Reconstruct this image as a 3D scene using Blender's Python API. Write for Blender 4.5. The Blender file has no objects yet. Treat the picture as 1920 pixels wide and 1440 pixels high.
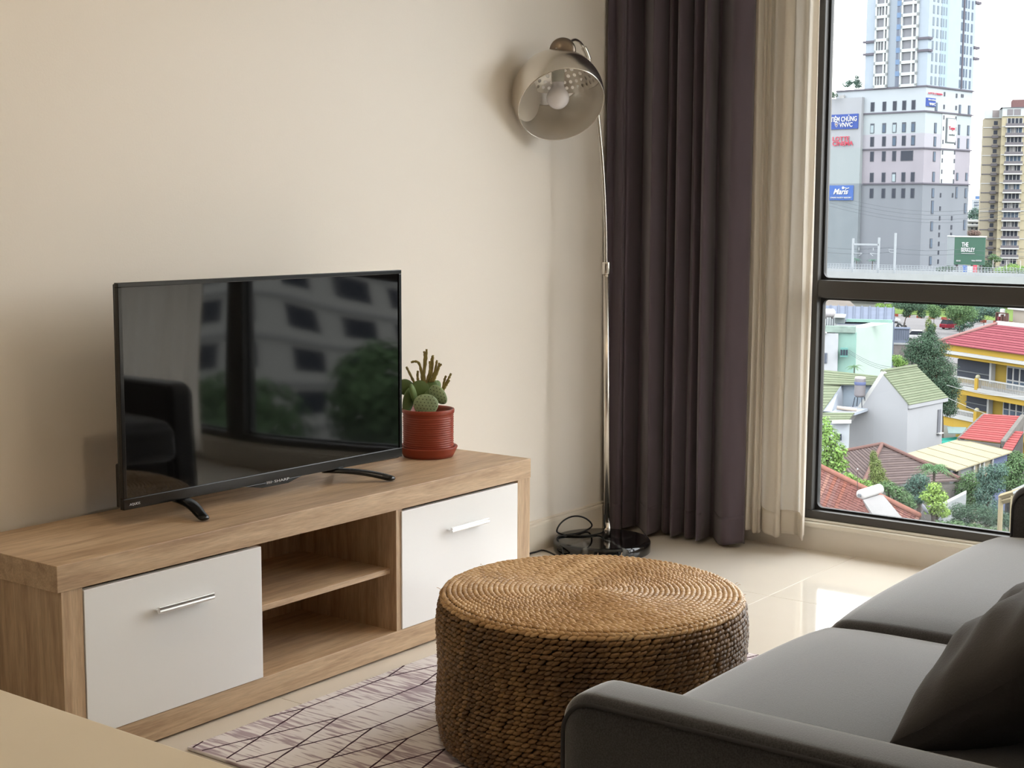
import bpy, bmesh, math, random
from mathutils import Vector, Matrix
random.seed(7)
scene = bpy.context.scene
COL = scene.collection
PI = math.pi

# ---------------------------------------------------------------- camera
CAM = Vector((0.0, 0.0, 1.2))
FPX = 2745.24
YAW, PITCH, ROLL = 0.6414, 0.1203, 0.0038

def cam_axes():
    cy, sy, cp, sp = math.cos(YAW), math.sin(YAW), math.cos(PITCH), math.sin(PITCH)
    f = Vector((cy * cp, sy * cp, -sp))
    r = Vector((sy, -cy, 0.0))
    u = r.cross(f)
    c, s = math.cos(ROLL), math.sin(ROLL)
    return r * c + u * s, u * c - r * s, f
CR, CU, CF = cam_axes()
cam_data = bpy.data.cameras.new('camera')
cam_data.sensor_width = 36.0
cam_data.lens = FPX / 1920 * 36.0
cam_data.clip_start, cam_data.clip_end = 0.05, 5000
cam = bpy.data.objects.new('camera', cam_data)
COL.objects.link(cam)
cam.matrix_world = Matrix(((CR.x, CU.x, -CF.x, CAM.x), (CR.y, CU.y, -CF.y, CAM.y), (CR.z, CU.z, -CF.z, CAM.z), (0, 0, 0, 1)))
scene.camera = cam

# ---------------------------------------------------------------- world, sun, exposure
SKY = 7.5
world = bpy.data.worlds.new('overcast_sky')
scene.world = world
world.use_nodes = True
wn = world.node_tree
wn.nodes['Background'].inputs[0].default_value = (0.97, 0.985, 1.0, 1)
wn.nodes['Background'].inputs[1].default_value = SKY
scene.view_settings.view_transform = 'Standard'
scene.view_settings.look = 'None'
scene.view_settings.exposure = 0.0
scene.view_settings.gamma = 1.0
scene.view_settings.use_curve_mapping = False
EF = Vector((0.93, 0.366, 0)).normalized()      # middle of the view through the window
ER = Vector((EF.y, -EF.x, 0))                   # its right hand
sun_l = bpy.data.lights.new('hazy_sun', 'SUN')
sun_l.energy = 4.4
sun_l.angle = math.radians(25)
sun_l.color = (1.0, 0.97, 0.92)
sun_o = bpy.data.objects.new('hazy_sun', sun_l)
COL.objects.link(sun_o)
sd = ER * 0.75 - EF * 0.5 + Vector((0, 0, 0.75))
sun_o.rotation_euler = sd.to_track_quat('Z', 'Y').to_euler()
sun_o.location = (0, 0, 60)

# ---------------------------------------------------------------- helpers
def ray(px, py):
    return CF + CR * ((px - 960) / FPX) - CU * ((py - 720) / FPX)
def A(px, py, d):                               # point seen there at forward distance d outside
    v = ray(px, py)
    return CAM + v * (d / v.dot(EF))
def AX(px, py, x):
    v = ray(px, py)
    return CAM + v * (x / v.x)
def AZ(px, py, z):
    v = ray(px, py)
    return CAM + v * ((z - CAM.z) / v.z)
def lin(c):
    c = c / 255.0
    return c / 12.92 if c <= 0.04045 else ((c + 0.055) / 1.055) ** 2.4
def srgb(r, g, b, k=1.0):
    return (lin(r) * k, lin(g) * k, lin(b) * k, 1.0)
MATS = {}
def mat(name, color, rough=0.6, metal=0.0, spec=0.5, var=0.0, vscale=8.0, bump=0.0, bscale=60.0, stretch=None, coat=0.0, sheen=0.0, trans=0.0):
    if name in MATS: return MATS[name]
    m = bpy.data.materials.new(name); MATS[name] = m
    m.use_nodes = True
    nt = m.node_tree; N = nt.nodes; L = nt.links
    b = N['Principled BSDF']
    b.inputs['Base Color'].default_value = color
    b.inputs['Roughness'].default_value = rough
    b.inputs['Metallic'].default_value = metal
    b.inputs['Specular IOR Level'].default_value = spec
    b.inputs['Coat Weight'].default_value = coat
    b.inputs['Coat Roughness'].default_value = 0.05
    b.inputs['Sheen Weight'].default_value = sheen
    m.diffuse_color = color
    co = None
    if var or bump:
        tc = N.new('ShaderNodeTexCoord'); mp = N.new('ShaderNodeMapping')
        L.new(tc.outputs['Object'], mp.inputs[0])
        if stretch: mp.inputs['Scale'].default_value = stretch
        co = mp.outputs[0]
    if var:
        nz = N.new('ShaderNodeTexNoise'); nz.inputs['Scale'].default_value = vscale; nz.inputs['Detail'].default_value = 5
        L.new(co, nz.inputs['Vector'])
        mx = N.new('ShaderNodeMix'); mx.data_type = 'RGBA'
        mx.inputs[6].default_value = tuple(c * (1 - var) for c in color[:3]) + (1,)
        mx.inputs[7].default_value = tuple(min(1, c * (1 + var)) for c in color[:3]) + (1,)
        rmp = N.new('ShaderNodeMapRange'); rmp.inputs[1].default_value = 0.3; rmp.inputs[2].default_value = 0.7
        L.new(nz.outputs[0], rmp.inputs[0]); L.new(rmp.outputs[0], mx.inputs[0])
        L.new(mx.outputs[2], b.inputs['Base Color'])
    if bump:
        n2 = N.new('ShaderNodeTexNoise'); n2.inputs['Scale'].default_value = bscale; n2.inputs['Detail'].default_value = 3
        L.new(co, n2.inputs['Vector'])
        bp = N.new('ShaderNodeBump'); bp.inputs['Strength'].default_value = bump; bp.inputs['Distance'].default_value = 0.01
        L.new(n2.outputs[0], bp.inputs['Height']); L.new(bp.outputs[0], b.inputs['Normal'])
    return m
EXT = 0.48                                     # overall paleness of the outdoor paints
def haze_mix(r, g, b, f=0.20):                    # distance haze painted in: colours pulled toward pale grey
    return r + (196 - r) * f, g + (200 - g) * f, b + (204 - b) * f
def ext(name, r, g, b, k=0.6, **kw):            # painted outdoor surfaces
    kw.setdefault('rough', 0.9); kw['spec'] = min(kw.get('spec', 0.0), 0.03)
    return mat(name, srgb(*haze_mix(r, g, b), k * EXT), **kw)

def link(name, me, m=None, parent=None, smooth=False):
    me.name = name
    o = bpy.data.objects.new(name, me)
    COL.objects.link(o)
    if m is not None and not me.materials: me.materials.append(m)
    if parent is not None: o.parent = parent
    if smooth:
        for p in me.polygons: p.use_smooth = True
    return o
def obj(name, bm, m=None, parent=None, smooth=False, bevel=0.0, segs=2, normals=True):
    me = bpy.data.meshes.new(name)
    if normals: bmesh.ops.recalc_face_normals(bm, faces=bm.faces[:])
    bm.to_mesh(me); bm.free()
    o = link(name, me, m, parent, smooth)
    if bevel:
        md = o.modifiers.new('bevel', 'BEVEL'); md.width = bevel; md.segments = segs; md.limit_method = 'ANGLE'; md.angle_limit = math.radians(40)
        md.harden_normals = False
    return o
def tag(o, label, cat, group=None):
    o['label'] = label; o['category'] = cat
    if group: o['group'] = group
    return o
def thing(name, label, cat, loc=(0, 0, 0), group=None):
    o = bpy.data.objects.new(name, None); COL.objects.link(o)
    o.location = loc; o.empty_display_size = 0.1
    PENDING.append(o)
    return tag(o, label, cat, group)
PENDING = []
def settle():                                   # children are modelled in world space: keep them there under a based Empty
    for r in PENDING:
        off = Vector(r.location)
        if off.length == 0: continue
        for c in r.children:
            c.location = Vector(c.location) - off
def struct(o):
    o['kind'] = 'structure'; return o
def stuff(o):
    o['kind'] = 'stuff'; return o
def box(bm, x0, x1, y0, y1, z0, z1, M=None):
    vs = [bm.verts.new(Vector((x, y, z)) if M is None else M @ Vector((x, y, z))) for z in (z0, z1) for y in (y0, y1) for x in (x0, x1)]
    for f in ((0, 2, 3, 1), (4, 5, 7, 6), (0, 1, 5, 4), (2, 6, 7, 3), (0, 4, 6, 2), (1, 3, 7, 5)):
        bm.faces.new([vs[i] for i in f])
    return bm
def boxobj(name, x0, x1, y0, y1, z0, z1, m, parent=None, bevel=0.0, M=None):
    bm = bmesh.new(); box(bm, x0, x1, y0, y1, z0, z1, M)
    return obj(name, bm, m, parent, bevel=bevel)
def slab(bm, pts, t, up=None):                  # flat polygon with thickness t below it
    pts = [Vector(p) for p in pts]
    n = Vector()
    for i in range(len(pts)):
        a, b = pts[i], pts[(i + 1) % len(pts)]
        n += a.cross(b)
    n.normalize()
    if up is None: up = Vector((0, 0, 1))
    if n.dot(up) < 0: n = -n
    top = [bm.verts.new(p) for p in pts]; bot = [bm.verts.new(p - n * t) for p in pts]
    bm.faces.new(top); bm.faces.new(bot[::-1])
    k = len(pts)
    for i in range(k): bm.faces.new([top[i], bot[i], bot[(i + 1) % k], top[(i + 1) % k]])
    return bm
def tube(bm, pts, r, seg=10, closed=False, caps=True, taper=None):
    pts = [Vector(p) for p in pts]; n = len(pts); rings = []
    prev = None
    for i, p in enumerate(pts):
        if closed: t = pts[(i + 1) % n] - pts[i - 1]
        else: t = pts[min(i + 1, n - 1)] - pts[max(i - 1, 0)]
        t.normalize()
        if prev is None:
            ref = Vector((0, 0, 1)) if abs(t.z) < 0.9 else Vector((1, 0, 0))
            a = t.cross(ref).normalized()
        else:
            a = (prev - t * prev.dot(t)).normalized()
        prev = a; b = t.cross(a)
        rr = r if taper is None else r * taper(i / max(1, n - 1))
        rings.append([bm.verts.new(p + (a * math.cos(2 * PI * k / seg) + b * math.sin(2 * PI * k / seg)) * rr) for k in range(seg)])
    m = n if closed else n - 1
    for i in range(m):
        A0, B0 = rings[i], rings[(i + 1) % n]
        for k in range(seg): bm.faces.new([A0[k], A0[(k + 1) % seg], B0[(k + 1) % seg], B0[k]])
    if caps and not closed:
        bm.faces.new(rings[0][::-1]); bm.faces.new(rings[-1])
    return bm
def lathe(bm, prof, seg=48, M=None, close_top=False):
    rings = []
    for r, z in prof:
        if r < 1e-6: rings.append([bm.verts.new(Vector((0, 0, z)) if M is None else M @ Vector((0, 0, z)))])
        else:
            rings.append([bm.verts.new((Vector((r * math.cos(2 * PI * k / seg), r * math.sin(2 * PI * k / seg), z))) if M is None else M @ Vector((r * math.cos(2 * PI * k / seg), r * math.sin(2 * PI * k / seg), z))) for k in range(seg)])
    for a, b in zip(rings[:-1], rings[1:]):
        for k in range(seg):
            k2 = (k + 1) % seg
            if len(a) == 1 and len(b) == 1: continue
            if len(a) == 1: bm.faces.new([a[0], b[k2], b[k]])
            elif len(b) == 1: bm.faces.new([a[k], a[k2], b[0]])
            else: bm.faces.new([a[k], a[k2], b[k2], b[k]])
    return bm
def ellipsoid(bm, M, seg=8, rings=5):
    vs = []
    top = bm.verts.new(M @ Vector((0, 0, 1))); bot = bm.verts.new(M @ Vector((0, 0, -1)))
    for i in range(1, rings):
        th = PI * i / rings
        vs.append([bm.verts.new(M @ Vector((math.sin(th) * math.cos(2 * PI * k / seg), math.sin(th) * math.sin(2 * PI * k / seg), math.cos(th)))) for k in range(seg)])
    for k in range(seg):
        k2 = (k + 1) % seg
        bm.faces.new([top, vs[0][k], vs[0][k2]])
        for i in range(rings - 2): bm.faces.new([vs[i][k], vs[i + 1][k], vs[i + 1][k2], vs[i][k2]])
        bm.faces.new([bot, vs[-1][k2], vs[-1][k]])
def rbox(bm, x0, x1, y0, y1, z0, z1, r, n=14, deform=None, M=None):
    # box with rounded edges, finely divided, optional deform(p, u) with u in -1..1 on each axis
    c = Vector(((x0 + x1) / 2, (y0 + y1) / 2, (z0 + z1) / 2)); h = Vector(((x1 - x0) / 2, (y1 - y0) / 2, (z1 - z0) / 2))
    if not isinstance(r, (tuple, list)): r = (r, r, r)
    cache = {}
    def pt(u):
        key = tuple(round(x, 5) for x in u)
        if key in cache: return cache[key]
        p = Vector([u[i] * h[i] for i in range(3)])
        core = Vector([max(-(h[i] - r[i]), min(h[i] - r[i], p[i])) for i in range(3)])
        d = Vector([(p[i] - core[i]) / r[i] for i in range(3)])
        if d.length > 1e-9: d.normalize()
        q = core + Vector([d[i] * r[i] for i in range(3)])
        if deform: q = deform(q, u)
        q = q + c
        if M is not None: q = M @ q
        cache[key] = bm.verts.new(q)
        return cache[key]
    def ticks(i):
        e = r[i] / h[i]
        inner = [-1 + e + (2 - 2 * e) * k / n for k in range(n + 1)]
        edge = [-1 + e * (1 - math.cos(PI / 2 * k / 4)) if False else -1 + e * k / 4 for k in range(4)]
        return edge + inner + [-t for t in edge[::-1]]
    T = [ticks(0), ticks(1), ticks(2)]
    for ax in range(3):
        a, b = (ax + 1) % 3, (ax + 2) % 3
        for s in (-1, 1):
            for i in range(len(T[a]) - 1):
                for j in range(len(T[b]) - 1):
                    q = []
                    for (aa, bb) in ((T[a][i], T[b][j]), (T[a][i + 1], T[b][j]), (T[a][i + 1], T[b][j + 1]), (T[a][i], T[b][j + 1])):
                        u = [0, 0, 0]; u[ax] = s; u[a] = aa; u[b] = bb; q.append(pt(u))
                    if s < 0: q.reverse()
                    if len(set(q)) == 4: bm.faces.new(q)
    return bm
def text_mesh(body, w, h, M, depth=0.0, shear=0.0, bold=0.0):
    cu = bpy.data.curves.new('lettering', 'FONT'); cu.body = body; cu.align_x = 'LEFT'; cu.extrude = 0.5; cu.resolution_u = 3
    cu.shear = shear; cu.offset = bold
    o = bpy.data.objects.new('lettering_source', cu); COL.objects.link(o)
    dg = bpy.context.evaluated_depsgraph_get(); dg.update()
    me = bpy.data.meshes.new_from_object(o.evaluated_get(dg))
    bpy.data.objects.remove(o); bpy.data.curves.remove(cu)
    xs = [v.co.x for v in me.vertices]; ys = [v.co.y for v in me.vertices]
    if not xs: return me
    x0, x1, y0, y1 = min(xs), max(xs), min(ys), max(ys)
    for v in me.vertices:
        v.co = M @ Vector(((v.co.x - x0) / (x1 - x0) * w, (v.co.y - y0) / (y1 - y0) * h, v.co.z * depth * 2))
    return me
def chaikin(pts, it=2):
    for _ in range(it):
        q = [pts[0]]
        for a, b in zip(pts[:-1], pts[1:]):
            a, b = Vector(a), Vector(b)
            q += [a * 0.75 + b * 0.25, a * 0.25 + b * 0.75]
        q.append(pts[-1]); pts = q
    return [Vector(p) for p in pts]
# ================================================================ the room
X0, X1, Y0, Y1, H = -5.5, 4.70, -2.4, 2.95, 2.62
wall_m = mat('cream_wall_paint', srgb(240, 233, 223), rough=0.40, spec=0.5, bump=0.03, bscale=180)
ceil_m = mat('white_ceiling_paint', srgb(246, 243, 238), rough=0.8, spec=0.2)
base_m = mat('cream_gloss_trim', srgb(226, 216, 200), rough=0.4)
tile_m = mat('polished_cream_tile', srgb(226, 218, 206), rough=0.07, spec=0.5, var=0.03, vscale=3.0)
grout_m = mat('tile_grout', srgb(186, 176, 160), rough=0.9)

floor = struct(boxobj('floor', X0, X1 + 0.1, Y0, Y1, -0.12, -0.003, grout_m))
TS = 0.8
tx = [X0] + [x for x in [4.05 + TS * k for k in range(-13, 2)] if X0 < x < X1 + 0.1] + [X1 + 0.1]
ty = [Y0] + [y for y in [2.02 + TS * k for k in range(-7, 3)] if Y0 < y < Y1] + [Y1]
for xa, xb in zip(tx[:-1], tx[1:]):
    for ya, yb in zip(ty[:-1], ty[1:]):
        boxobj('floor_tile', xa + 0.0008, xb - 0.0008, ya + 0.0008, yb - 0.0008, -0.01, 0.0, tile_m, floor, bevel=0.0008)
struct(boxobj('ceiling', X0, X1 + 0.3, Y0, Y1 + 0.1, H, H + 0.15, ceil_m))
struct(boxobj('wall_left', X0, X1 + 0.3, Y1, Y1 + 0.15, -0.12, H, wall_m))
struct(boxobj('wall_right', X0, X1 + 0.3, Y0 - 0.15, Y0, -0.12, H, wall_m))
struct(boxobj('wall_back', X0 - 0.15, X0, Y0 - 0.15, Y1 + 0.15, -0.12, H, mat('dark_low_bounce_wall', srgb(84, 62, 48), rough=0.5)))  # unseen back wall, set far off and dark to cut bounced light
# skirting along the left wall: a board with a small rounded lip on top
bm = bmesh.new()
prof = [(Y1, 0), (Y1 - 0.014, 0), (Y1 - 0.014, 0.092), (Y1 - 0.012, 0.098), (Y1 - 0.008, 0.101), (Y1 - 0.008, 0.106), (Y1 - 0.004, 0.11), (Y1, 0.11)]
a = [bm.verts.new((X0, y, z)) for y, z in prof]; b = [bm.verts.new((X1, y, z)) for y, z in prof]
for i in range(len(prof) - 1): bm.faces.new([a[i], a[i + 1], b[i + 1], b[i]])
bm.faces.new(a); bm.faces.new(b[::-1])
struct(obj('baseboard_left', bm, base_m))

# ---- window wall (far side)
frame_m = mat('dark_bronze_window_frame', srgb(74, 72, 70), rough=0.45, metal=0.3, spec=0.5)
gasket_m = mat('black_rubber_gasket', srgb(14, 14, 16), rough=0.6)
WZ0, WZ1 = 0.113, 2.5
wallw = bmesh.new()
box(wallw, X1, X1 + 0.07, Y0, Y1, -0.12, WZ0)
box(wallw, X1, X1 + 0.28, Y0, Y1, WZ1, H)
box(wallw, X1, X1 + 0.28, 2.30, Y1, WZ0, WZ1)
box(wallw, X1, X1 + 0.28, Y0, -2.05, WZ0, WZ1)
struct(obj('wall_window', wallw, wall_m))
bm = bmesh.new()
box(bm, X1 - 0.022, X1 + 0.03, Y0, Y1, 0.086, 0.104); box(bm, X1 - 0.012, X1 + 0.03, Y0, Y1, 0.104, 0.1128)
struct(obj('trim_1', bm, mat('white_sill_bead', srgb(232, 226, 214), rough=0.35), bevel=0.006, segs=3))

glass = bpy.data.materials.new('dusty_window_glass'); glass.use_nodes = True
nt = glass.node_tree; N = nt.nodes; L = nt.links
N.remove(N['Principled BSDF'])
outn = N['Material Output']
trn = N.new('ShaderNodeBsdfTransparent'); trn.inputs[0].default_value = (0.965, 0.985, 0.98, 1)
gls = N.new('ShaderNodeBsdfGlossy'); gls.inputs['Roughness'].default_value = 0.0
fr = N.new('ShaderNodeFresnel'); gb = N.new('ShaderNodeNewGeometry')
io = N.new('ShaderNodeMix'); io.data_type = 'FLOAT'; io.inputs[2].default_value = 1.35; io.inputs[3].default_value = 1 / 1.35   # thin sheet: same from both sides
L.new(gb.outputs['Backfacing'], io.inputs[0]); L.new(io.outputs[0], fr.inputs[0])
mx = N.new('ShaderNodeMixShader'); L.new(fr.outputs[0], mx.inputs[0]); L.new(trn.outputs[0], mx.inputs[1]); L.new(gls.outputs[0], mx.inputs[2])
dst = N.new('ShaderNodeBsdfTranslucent'); dst.inputs[0].default_value = (0.08, 0.085, 0.09, 1)
tc = N.new('ShaderNodeTexCoord'); sx = N.new('ShaderNodeSeparateXYZ'); L.new(tc.outputs['Object'], sx.inputs[0])
nz = N.new('ShaderNodeTexNoise'); nz.inputs['Scale'].default_value = 9.0; nz.inputs['Detail'].default_value = 6; L.new(tc.outputs['Object'], nz.inputs['Vector'])
def mrange(src, a, b, c, d):
    m = N.new('ShaderNodeMapRange'); m.inputs[1].default_value = a; m.inputs[2].default_value = b; m.inputs[3].default_value = c; m.inputs[4].default_value = d
    L.new(src, m.inputs[0]); return m.outputs[0]
low = mrange(sx.outputs['Z'], 0.15, 0.33, 0.36, 0.0)          # dried dust along the foot of the lower pane
pw = N.new('ShaderNodeMath'); pw.operation = 'POWER'; L.new(low, pw.inputs[0]); pw.inputs[1].default_value = 1.8
ml = N.new('ShaderNodeMath'); ml.operation = 'MULTIPLY'; L.new(pw.outputs[0], ml.inputs[0]); L.new(mrange(nz.outputs[0], 0.3, 0.7, 0.6, 1.3), ml.inputs[1])
ad = N.new('ShaderNodeMath'); ad.operation = 'ADD'; ad.use_clamp = True; L.new(ml.outputs[0], ad.inputs[0]); ad.inputs[1].default_value = 0.0
m2 = N.new('ShaderNodeMixShader'); L.new(ad.outputs[0], m2.inputs[0]); L.new(mx.outputs[0], m2.inputs[1]); L.new(dst.outputs[0], m2.inputs[2])
L.new(m2.outputs[0], outn.inputs['Surface'])

win = struct(boxobj('window_1', X1, X1 + 0.075, -2.05, 2.30, WZ0, 0.1415, frame_m, bevel=0.002))
def frame_piece(name, y0, y1, z0, z1, dx0=0.0, dx1=0.075): return boxobj(name, X1 + dx0, X1 + dx1, y0, y1, z0, z1, frame_m, win, bevel=0.003)
bays = [(2.190, 1.36), (1.25, 0.17), (0.05, -0.93), (-1.05, -1.97)]  # last bay is out of view, added to let in more light
frame_piece('window_head', -2.05, 2.30, WZ1 - 0.05, WZ1)
edges = [2.30] + [e for b_ in bays for e in b_] + [-2.05]
for k in range(0, len(edges), 2):
    top_, bot_ = edges[k], edges[k + 1]
    frame_piece('mullion', bot_, top_, WZ0 + 0.028, WZ1 - 0.05)
for ya, yb in bays:
    frame_piece('transom', yb - 0.01, ya + 0.01, 0.892, 0.953, 0.004, 0.07)
    for z0, z1 in ((0.1415, 0.892), (0.953, WZ1 - 0.05)):
        g = bmesh.new(); rr = 0.02                            # rubber strip round the pane, rounded corners inside
        o_ = [(yb, z0), (ya, z0), (ya, z1), (yb, z1)]
        i_ = []
        e = 0.008
        for cx, cz, a0 in ((ya - e - rr, z1 - e - rr, 0), (yb + e + rr, z1 - e - rr, 90), (yb + e + rr, z0 + e + rr, 180), (ya - e - rr, z0 + e + rr, 270)):
            i_.append([(cx + rr * math.cos(math.radians(a0 + t * 15)), cz + rr * math.sin(math.radians(a0 + t * 15))) for t in range(7)])
        corners = [(ya, z1), (yb, z1), (yb, z0), (ya, z0)]
        for x in (X1 + 0.03, X1 + 0.046):
            for k in range(4):
                cv = g.verts.new((x, *corners[k])); iv = [g.verts.new((x, *p)) for p in i_[k]]
                for p, q in zip(iv[:-1], iv[1:]): g.faces.new([cv, p, q])
                n0 = g.verts.new((x, *i_[(k + 1) % 4][0])); n1 = g.verts.new((x, *corners[(k + 1) % 4]))
                g.faces.new([cv, iv[-1], n0, n1])
        loop = [p for k in range(4) for p in i_[k]]
        la = [g.verts.new((X1 + 0.03, *p)) for p in loop]; lb = [g.verts.new((X1 + 0.046, *p)) for p in loop]
        for k in range(len(loop)): g.faces.new([la[k], la[(k + 1) % len(loop)], lb[(k + 1) % len(loop)], lb[k]])
        obj('gasket', g, gasket_m, win)
        g = bmesh.new(); vs = [g.verts.new((X1 + 0.04, y, z)) for y, z in ((yb, z0), (ya, z0), (ya, z1), (yb, z1))]; g.faces.new(vs)
        obj('pane', g, glass, win)

# ================================================================ ceiling downlights (behind the photographer's view, they streak the lamp shade)
white_m = mat('white_enamel', srgb(235, 235, 232), rough=0.4)
for k, (lx, ly) in enumerate(((2.9, 0.9), (1.9, 1.9), (3.7, 0.1), (0.5, 0.5), (0.3, 1.6))):
    t = thing('ceiling_downlight', 'round warm recessed downlight in the white ceiling ' + ('above the middle of the sofa', 'above the near end of the cabinet', 'behind the far end of the sofa', 'above the right end of the dining table', 'above the left end of the dining table')[k], 'ceiling light', (lx, ly, H), 'ceiling downlights')
    bm = bmesh.new(); lathe(bm, [(0.06, -0.001), (0.058, -0.008), (0.045, -0.008), (0.042, 0.0)], 32, Matrix.Translation((lx, ly, H)))
    obj('trim_ring', bm, white_m, t, True)
    li = bpy.data.lights.new('downlight_lamp', 'AREA'); li.shape = 'DISK'; li.size = 0.08; li.energy = (4, 7, 4, 1.2, 1.2)[k]; li.color = (1.0, 0.78, 0.52)
    lo = bpy.data.objects.new('downlight_lamp', li); COL.objects.link(lo); lo.parent = t; lo.location = (lx, ly, H - 0.01)

# ================================================================ TV cabinet
def wood(name, stretch, dark=1.0):
    m = bpy.data.materials.new(name); m.use_nodes = True
    nt = m.node_tree; N = nt.nodes; L = nt.links; b = N['Principled BSDF']
    tc = N.new('ShaderNodeTexCoord'); mp = N.new('ShaderNodeMapping'); mp.inputs['Scale'].default_value = stretch
    L.new(tc.outputs['Object'], mp.inputs[0])
    n1 = N.new('ShaderNodeTexNoise'); n1.inputs['Scale'].default_value = 3.0; n1.inputs['Detail'].default_value = 8; n1.inputs['Roughness'].default_value = 0.6; n1.inputs['Distortion'].default_value = 0.6
    n2 = N.new('ShaderNodeTexNoise'); n2.inputs['Scale'].default_value = 22.0; n2.inputs['Detail'].default_value = 4
    L.new(mp.outputs[0], n1.inputs['Vector']); L.new(mp.outputs[0], n2.inputs['Vector'])
    cr = N.new('ShaderNodeValToRGB'); e = cr.color_ramp.elements
    e[0].position = 0.30; e[0].color = srgb(168, 138, 110, dark); e[1].position = 0.72; e[1].color = srgb(214, 188, 156, dark)
    k = cr.color_ramp.elements.new(0.52); k.color = srgb(197, 168, 136, dark)
    L.new(n1.outputs[0], cr.inputs[0])
    r2 = N.new('ShaderNodeMapRange'); r2.inputs[1].default_value = 0.35; r2.inputs[2].default_value = 0.65; r2.inputs[3].default_value = 0.86; r2.inputs[4].default_value = 1.05
    L.new(n2.outputs[0], r2.inputs[0])
    mu = N.new('ShaderNodeMix'); mu.data_type = 'RGBA'; mu.blend_type = 'MULTIPLY'; mu.inputs[0].default_value = 1.0
    L.new(cr.outputs[0], mu.inputs[6]); L.new(r2.outputs[0], mu.inputs[7])
    L.new(mu.outputs[2], b.inputs['Base Color'])
    b.inputs['Roughness'].default_value = 0.45
    bp = N.new('ShaderNodeBump'); bp.inputs['Strength'].default_value = 0.12; bp.inputs['Distance'].default_value = 0.003
    L.new(n2.outputs[0], bp.inputs['Height']); L.new(bp.outputs[0], b.inputs['Normal'])
    return m
wood_x = wood('oak_laminate_along', (1.0, 11.0, 11.0))
wood_z = wood('oak_laminate_upright', (11.0, 11.0, 1.0))
door_m = mat('white_gloss_door', srgb(246, 246, 246), rough=0.16, spec=0.5)
alu_m = mat('brushed_aluminium', (0.83, 0.83, 0.83, 1), rough=0.3, metal=1.0)
CX0, CX1, CYF, CYB, CH = 1.815, 3.488, 2.533, 2.908, 0.4556
cab = thing('tv_cabinet', 'long low oak-look television cabinet with two white doors and an open middle shelf', 'cabinet', (2.65, 2.72, 0))
boxobj('top_board', CX0, CX1, CYF, CYB, 0.398, CH, wood_x, cab, bevel=0.0015)
boxobj('side_panel', CX0 + 0.010, CX0 + 0.064, CYF + 0.002, CYB, 0.006, 0.398, wood_z, cab, bevel=0.0012)
boxobj('side_panel', CX1 - 0.062, CX1 - 0.001, CYF + 0.002, CYB, 0.006, 0.398, wood_z, cab, bevel=0.0012)
boxobj('bottom_board', CX0 + 0.064, CX1 - 0.062, CYF + 0.003, CYB, 0.006, 0.066, wood_x, cab, bevel=0.0012)
boxobj('divider', 2.366, 2.390, CYF + 0.022, CYB - 0.01, 0.066, 0.398, wood_z, cab)
boxobj('divider', 2.884, 2.908, CYF + 0.004, CYB - 0.01, 0.066, 0.398, wood_z, cab)
boxobj('shelf_board', 2.390, 2.884, CYF + 0.027, CYB - 0.01, 0.221, 0.236, wood_x, cab, bevel=0.001)
boxobj('back_panel', CX0 + 0.064, CX1 - 0.062, CYB - 0.010, CYB - 0.004, 0.066, 0.398, wood_z, cab)
for k, (da, db, ha, hb) in enumerate(((1.879, 2.393, 2.062, 2.222), (2.901, 3.424, 3.087, 3.255))):
    d = boxobj('door', da + 0.0015, db - 0.0015, CYF, CYF + 0.018, 0.068, 0.391, door_m, cab, bevel=0.001)
    bm = bmesh.new()                                          # aluminium T-bar: stem against the door, rounded grip in front
    hz = 0.3075
    tube(bm, [(ha, CYF - 0.020, hz), (hb, CYF - 0.020, hz)], 0.0055, 12)
    box(bm, ha + 0.004, hb - 0.004, CYF - 0.018, CYF - 0.0005, hz - 0.002, hz + 0.002)
    box(bm, ha, hb, CYF - 0.024, CYF - 0.017, hz + 0.003, hz + 0.010)
    obj('handle', bm, alu_m, d, bevel=0.0008)

# ================================================================ television
black_m = mat('black_gloss_plastic', srgb(12, 12, 14), rough=0.18, spec=0.5)
blackm2 = mat('black_satin_plastic', srgb(16, 16, 18), rough=0.38)
scr = mat('dark_screen_glass', srgb(9, 9, 10), rough=0.035, spec=0.62)
nt = scr.node_tree; N = nt.nodes; L = nt.links
tc = N.new('ShaderNodeTexCoord'); nz = N.new('ShaderNodeTexNoise'); nz.inputs['Scale'].default_value = 1.7; nz.inputs['Detail'].default_value = 0
L.new(tc.outputs['Object'], nz.inputs['Vector']); bp = N.new('ShaderNodeBump'); bp.inputs['Strength'].default_value = 0.2; bp.inputs['Distance'].default_value = 0.02
L.new(nz.outputs[0], bp.inputs['Height']); L.new(bp.outputs[0], N['Principled BSDF'].inputs['Normal'])
P0, P1 = Vector((2.140, 2.7225, 0)), Vector((3.103, 2.7045, 0))
tu = (P1 - P0).normalized(); tn = Vector((tu.y, -tu.x, 0))   # tn points at the viewer
TW = (P1 - P0).length; TZ0, TZ1 = 0.4955, 1.0245
TM = Matrix(((tu.x, -tn.x, 0, P0.x), (tu.y, -tn.y, 0, P0.y), (0, 0, 1, 0), (0, 0, 0, 1)))   # local: x along, y away from viewer
tv = thing('television', 'black flat-screen television, switched off, on the oak cabinet', 'television', (2.62, 2.72, CH))
BZ = 0.011
bm = bmesh.new()
box(bm, 0, TW, 0, 0.014, TZ0, TZ0 + 0.026, TM); box(bm, 0, TW, 0, 0.014, TZ1 - BZ, TZ1, TM)
box(bm, 0, BZ, 0, 0.014, TZ0 + 0.026, TZ1 - BZ, TM); box(bm, TW - BZ, TW, 0, 0.014, TZ0 + 0.026, TZ1 - BZ, TM)
obj('bezel', bm, black_m, tv, bevel=0.0015)
bm = bmesh.new(); nx, nz_ = 24, 12; gv = []
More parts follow.
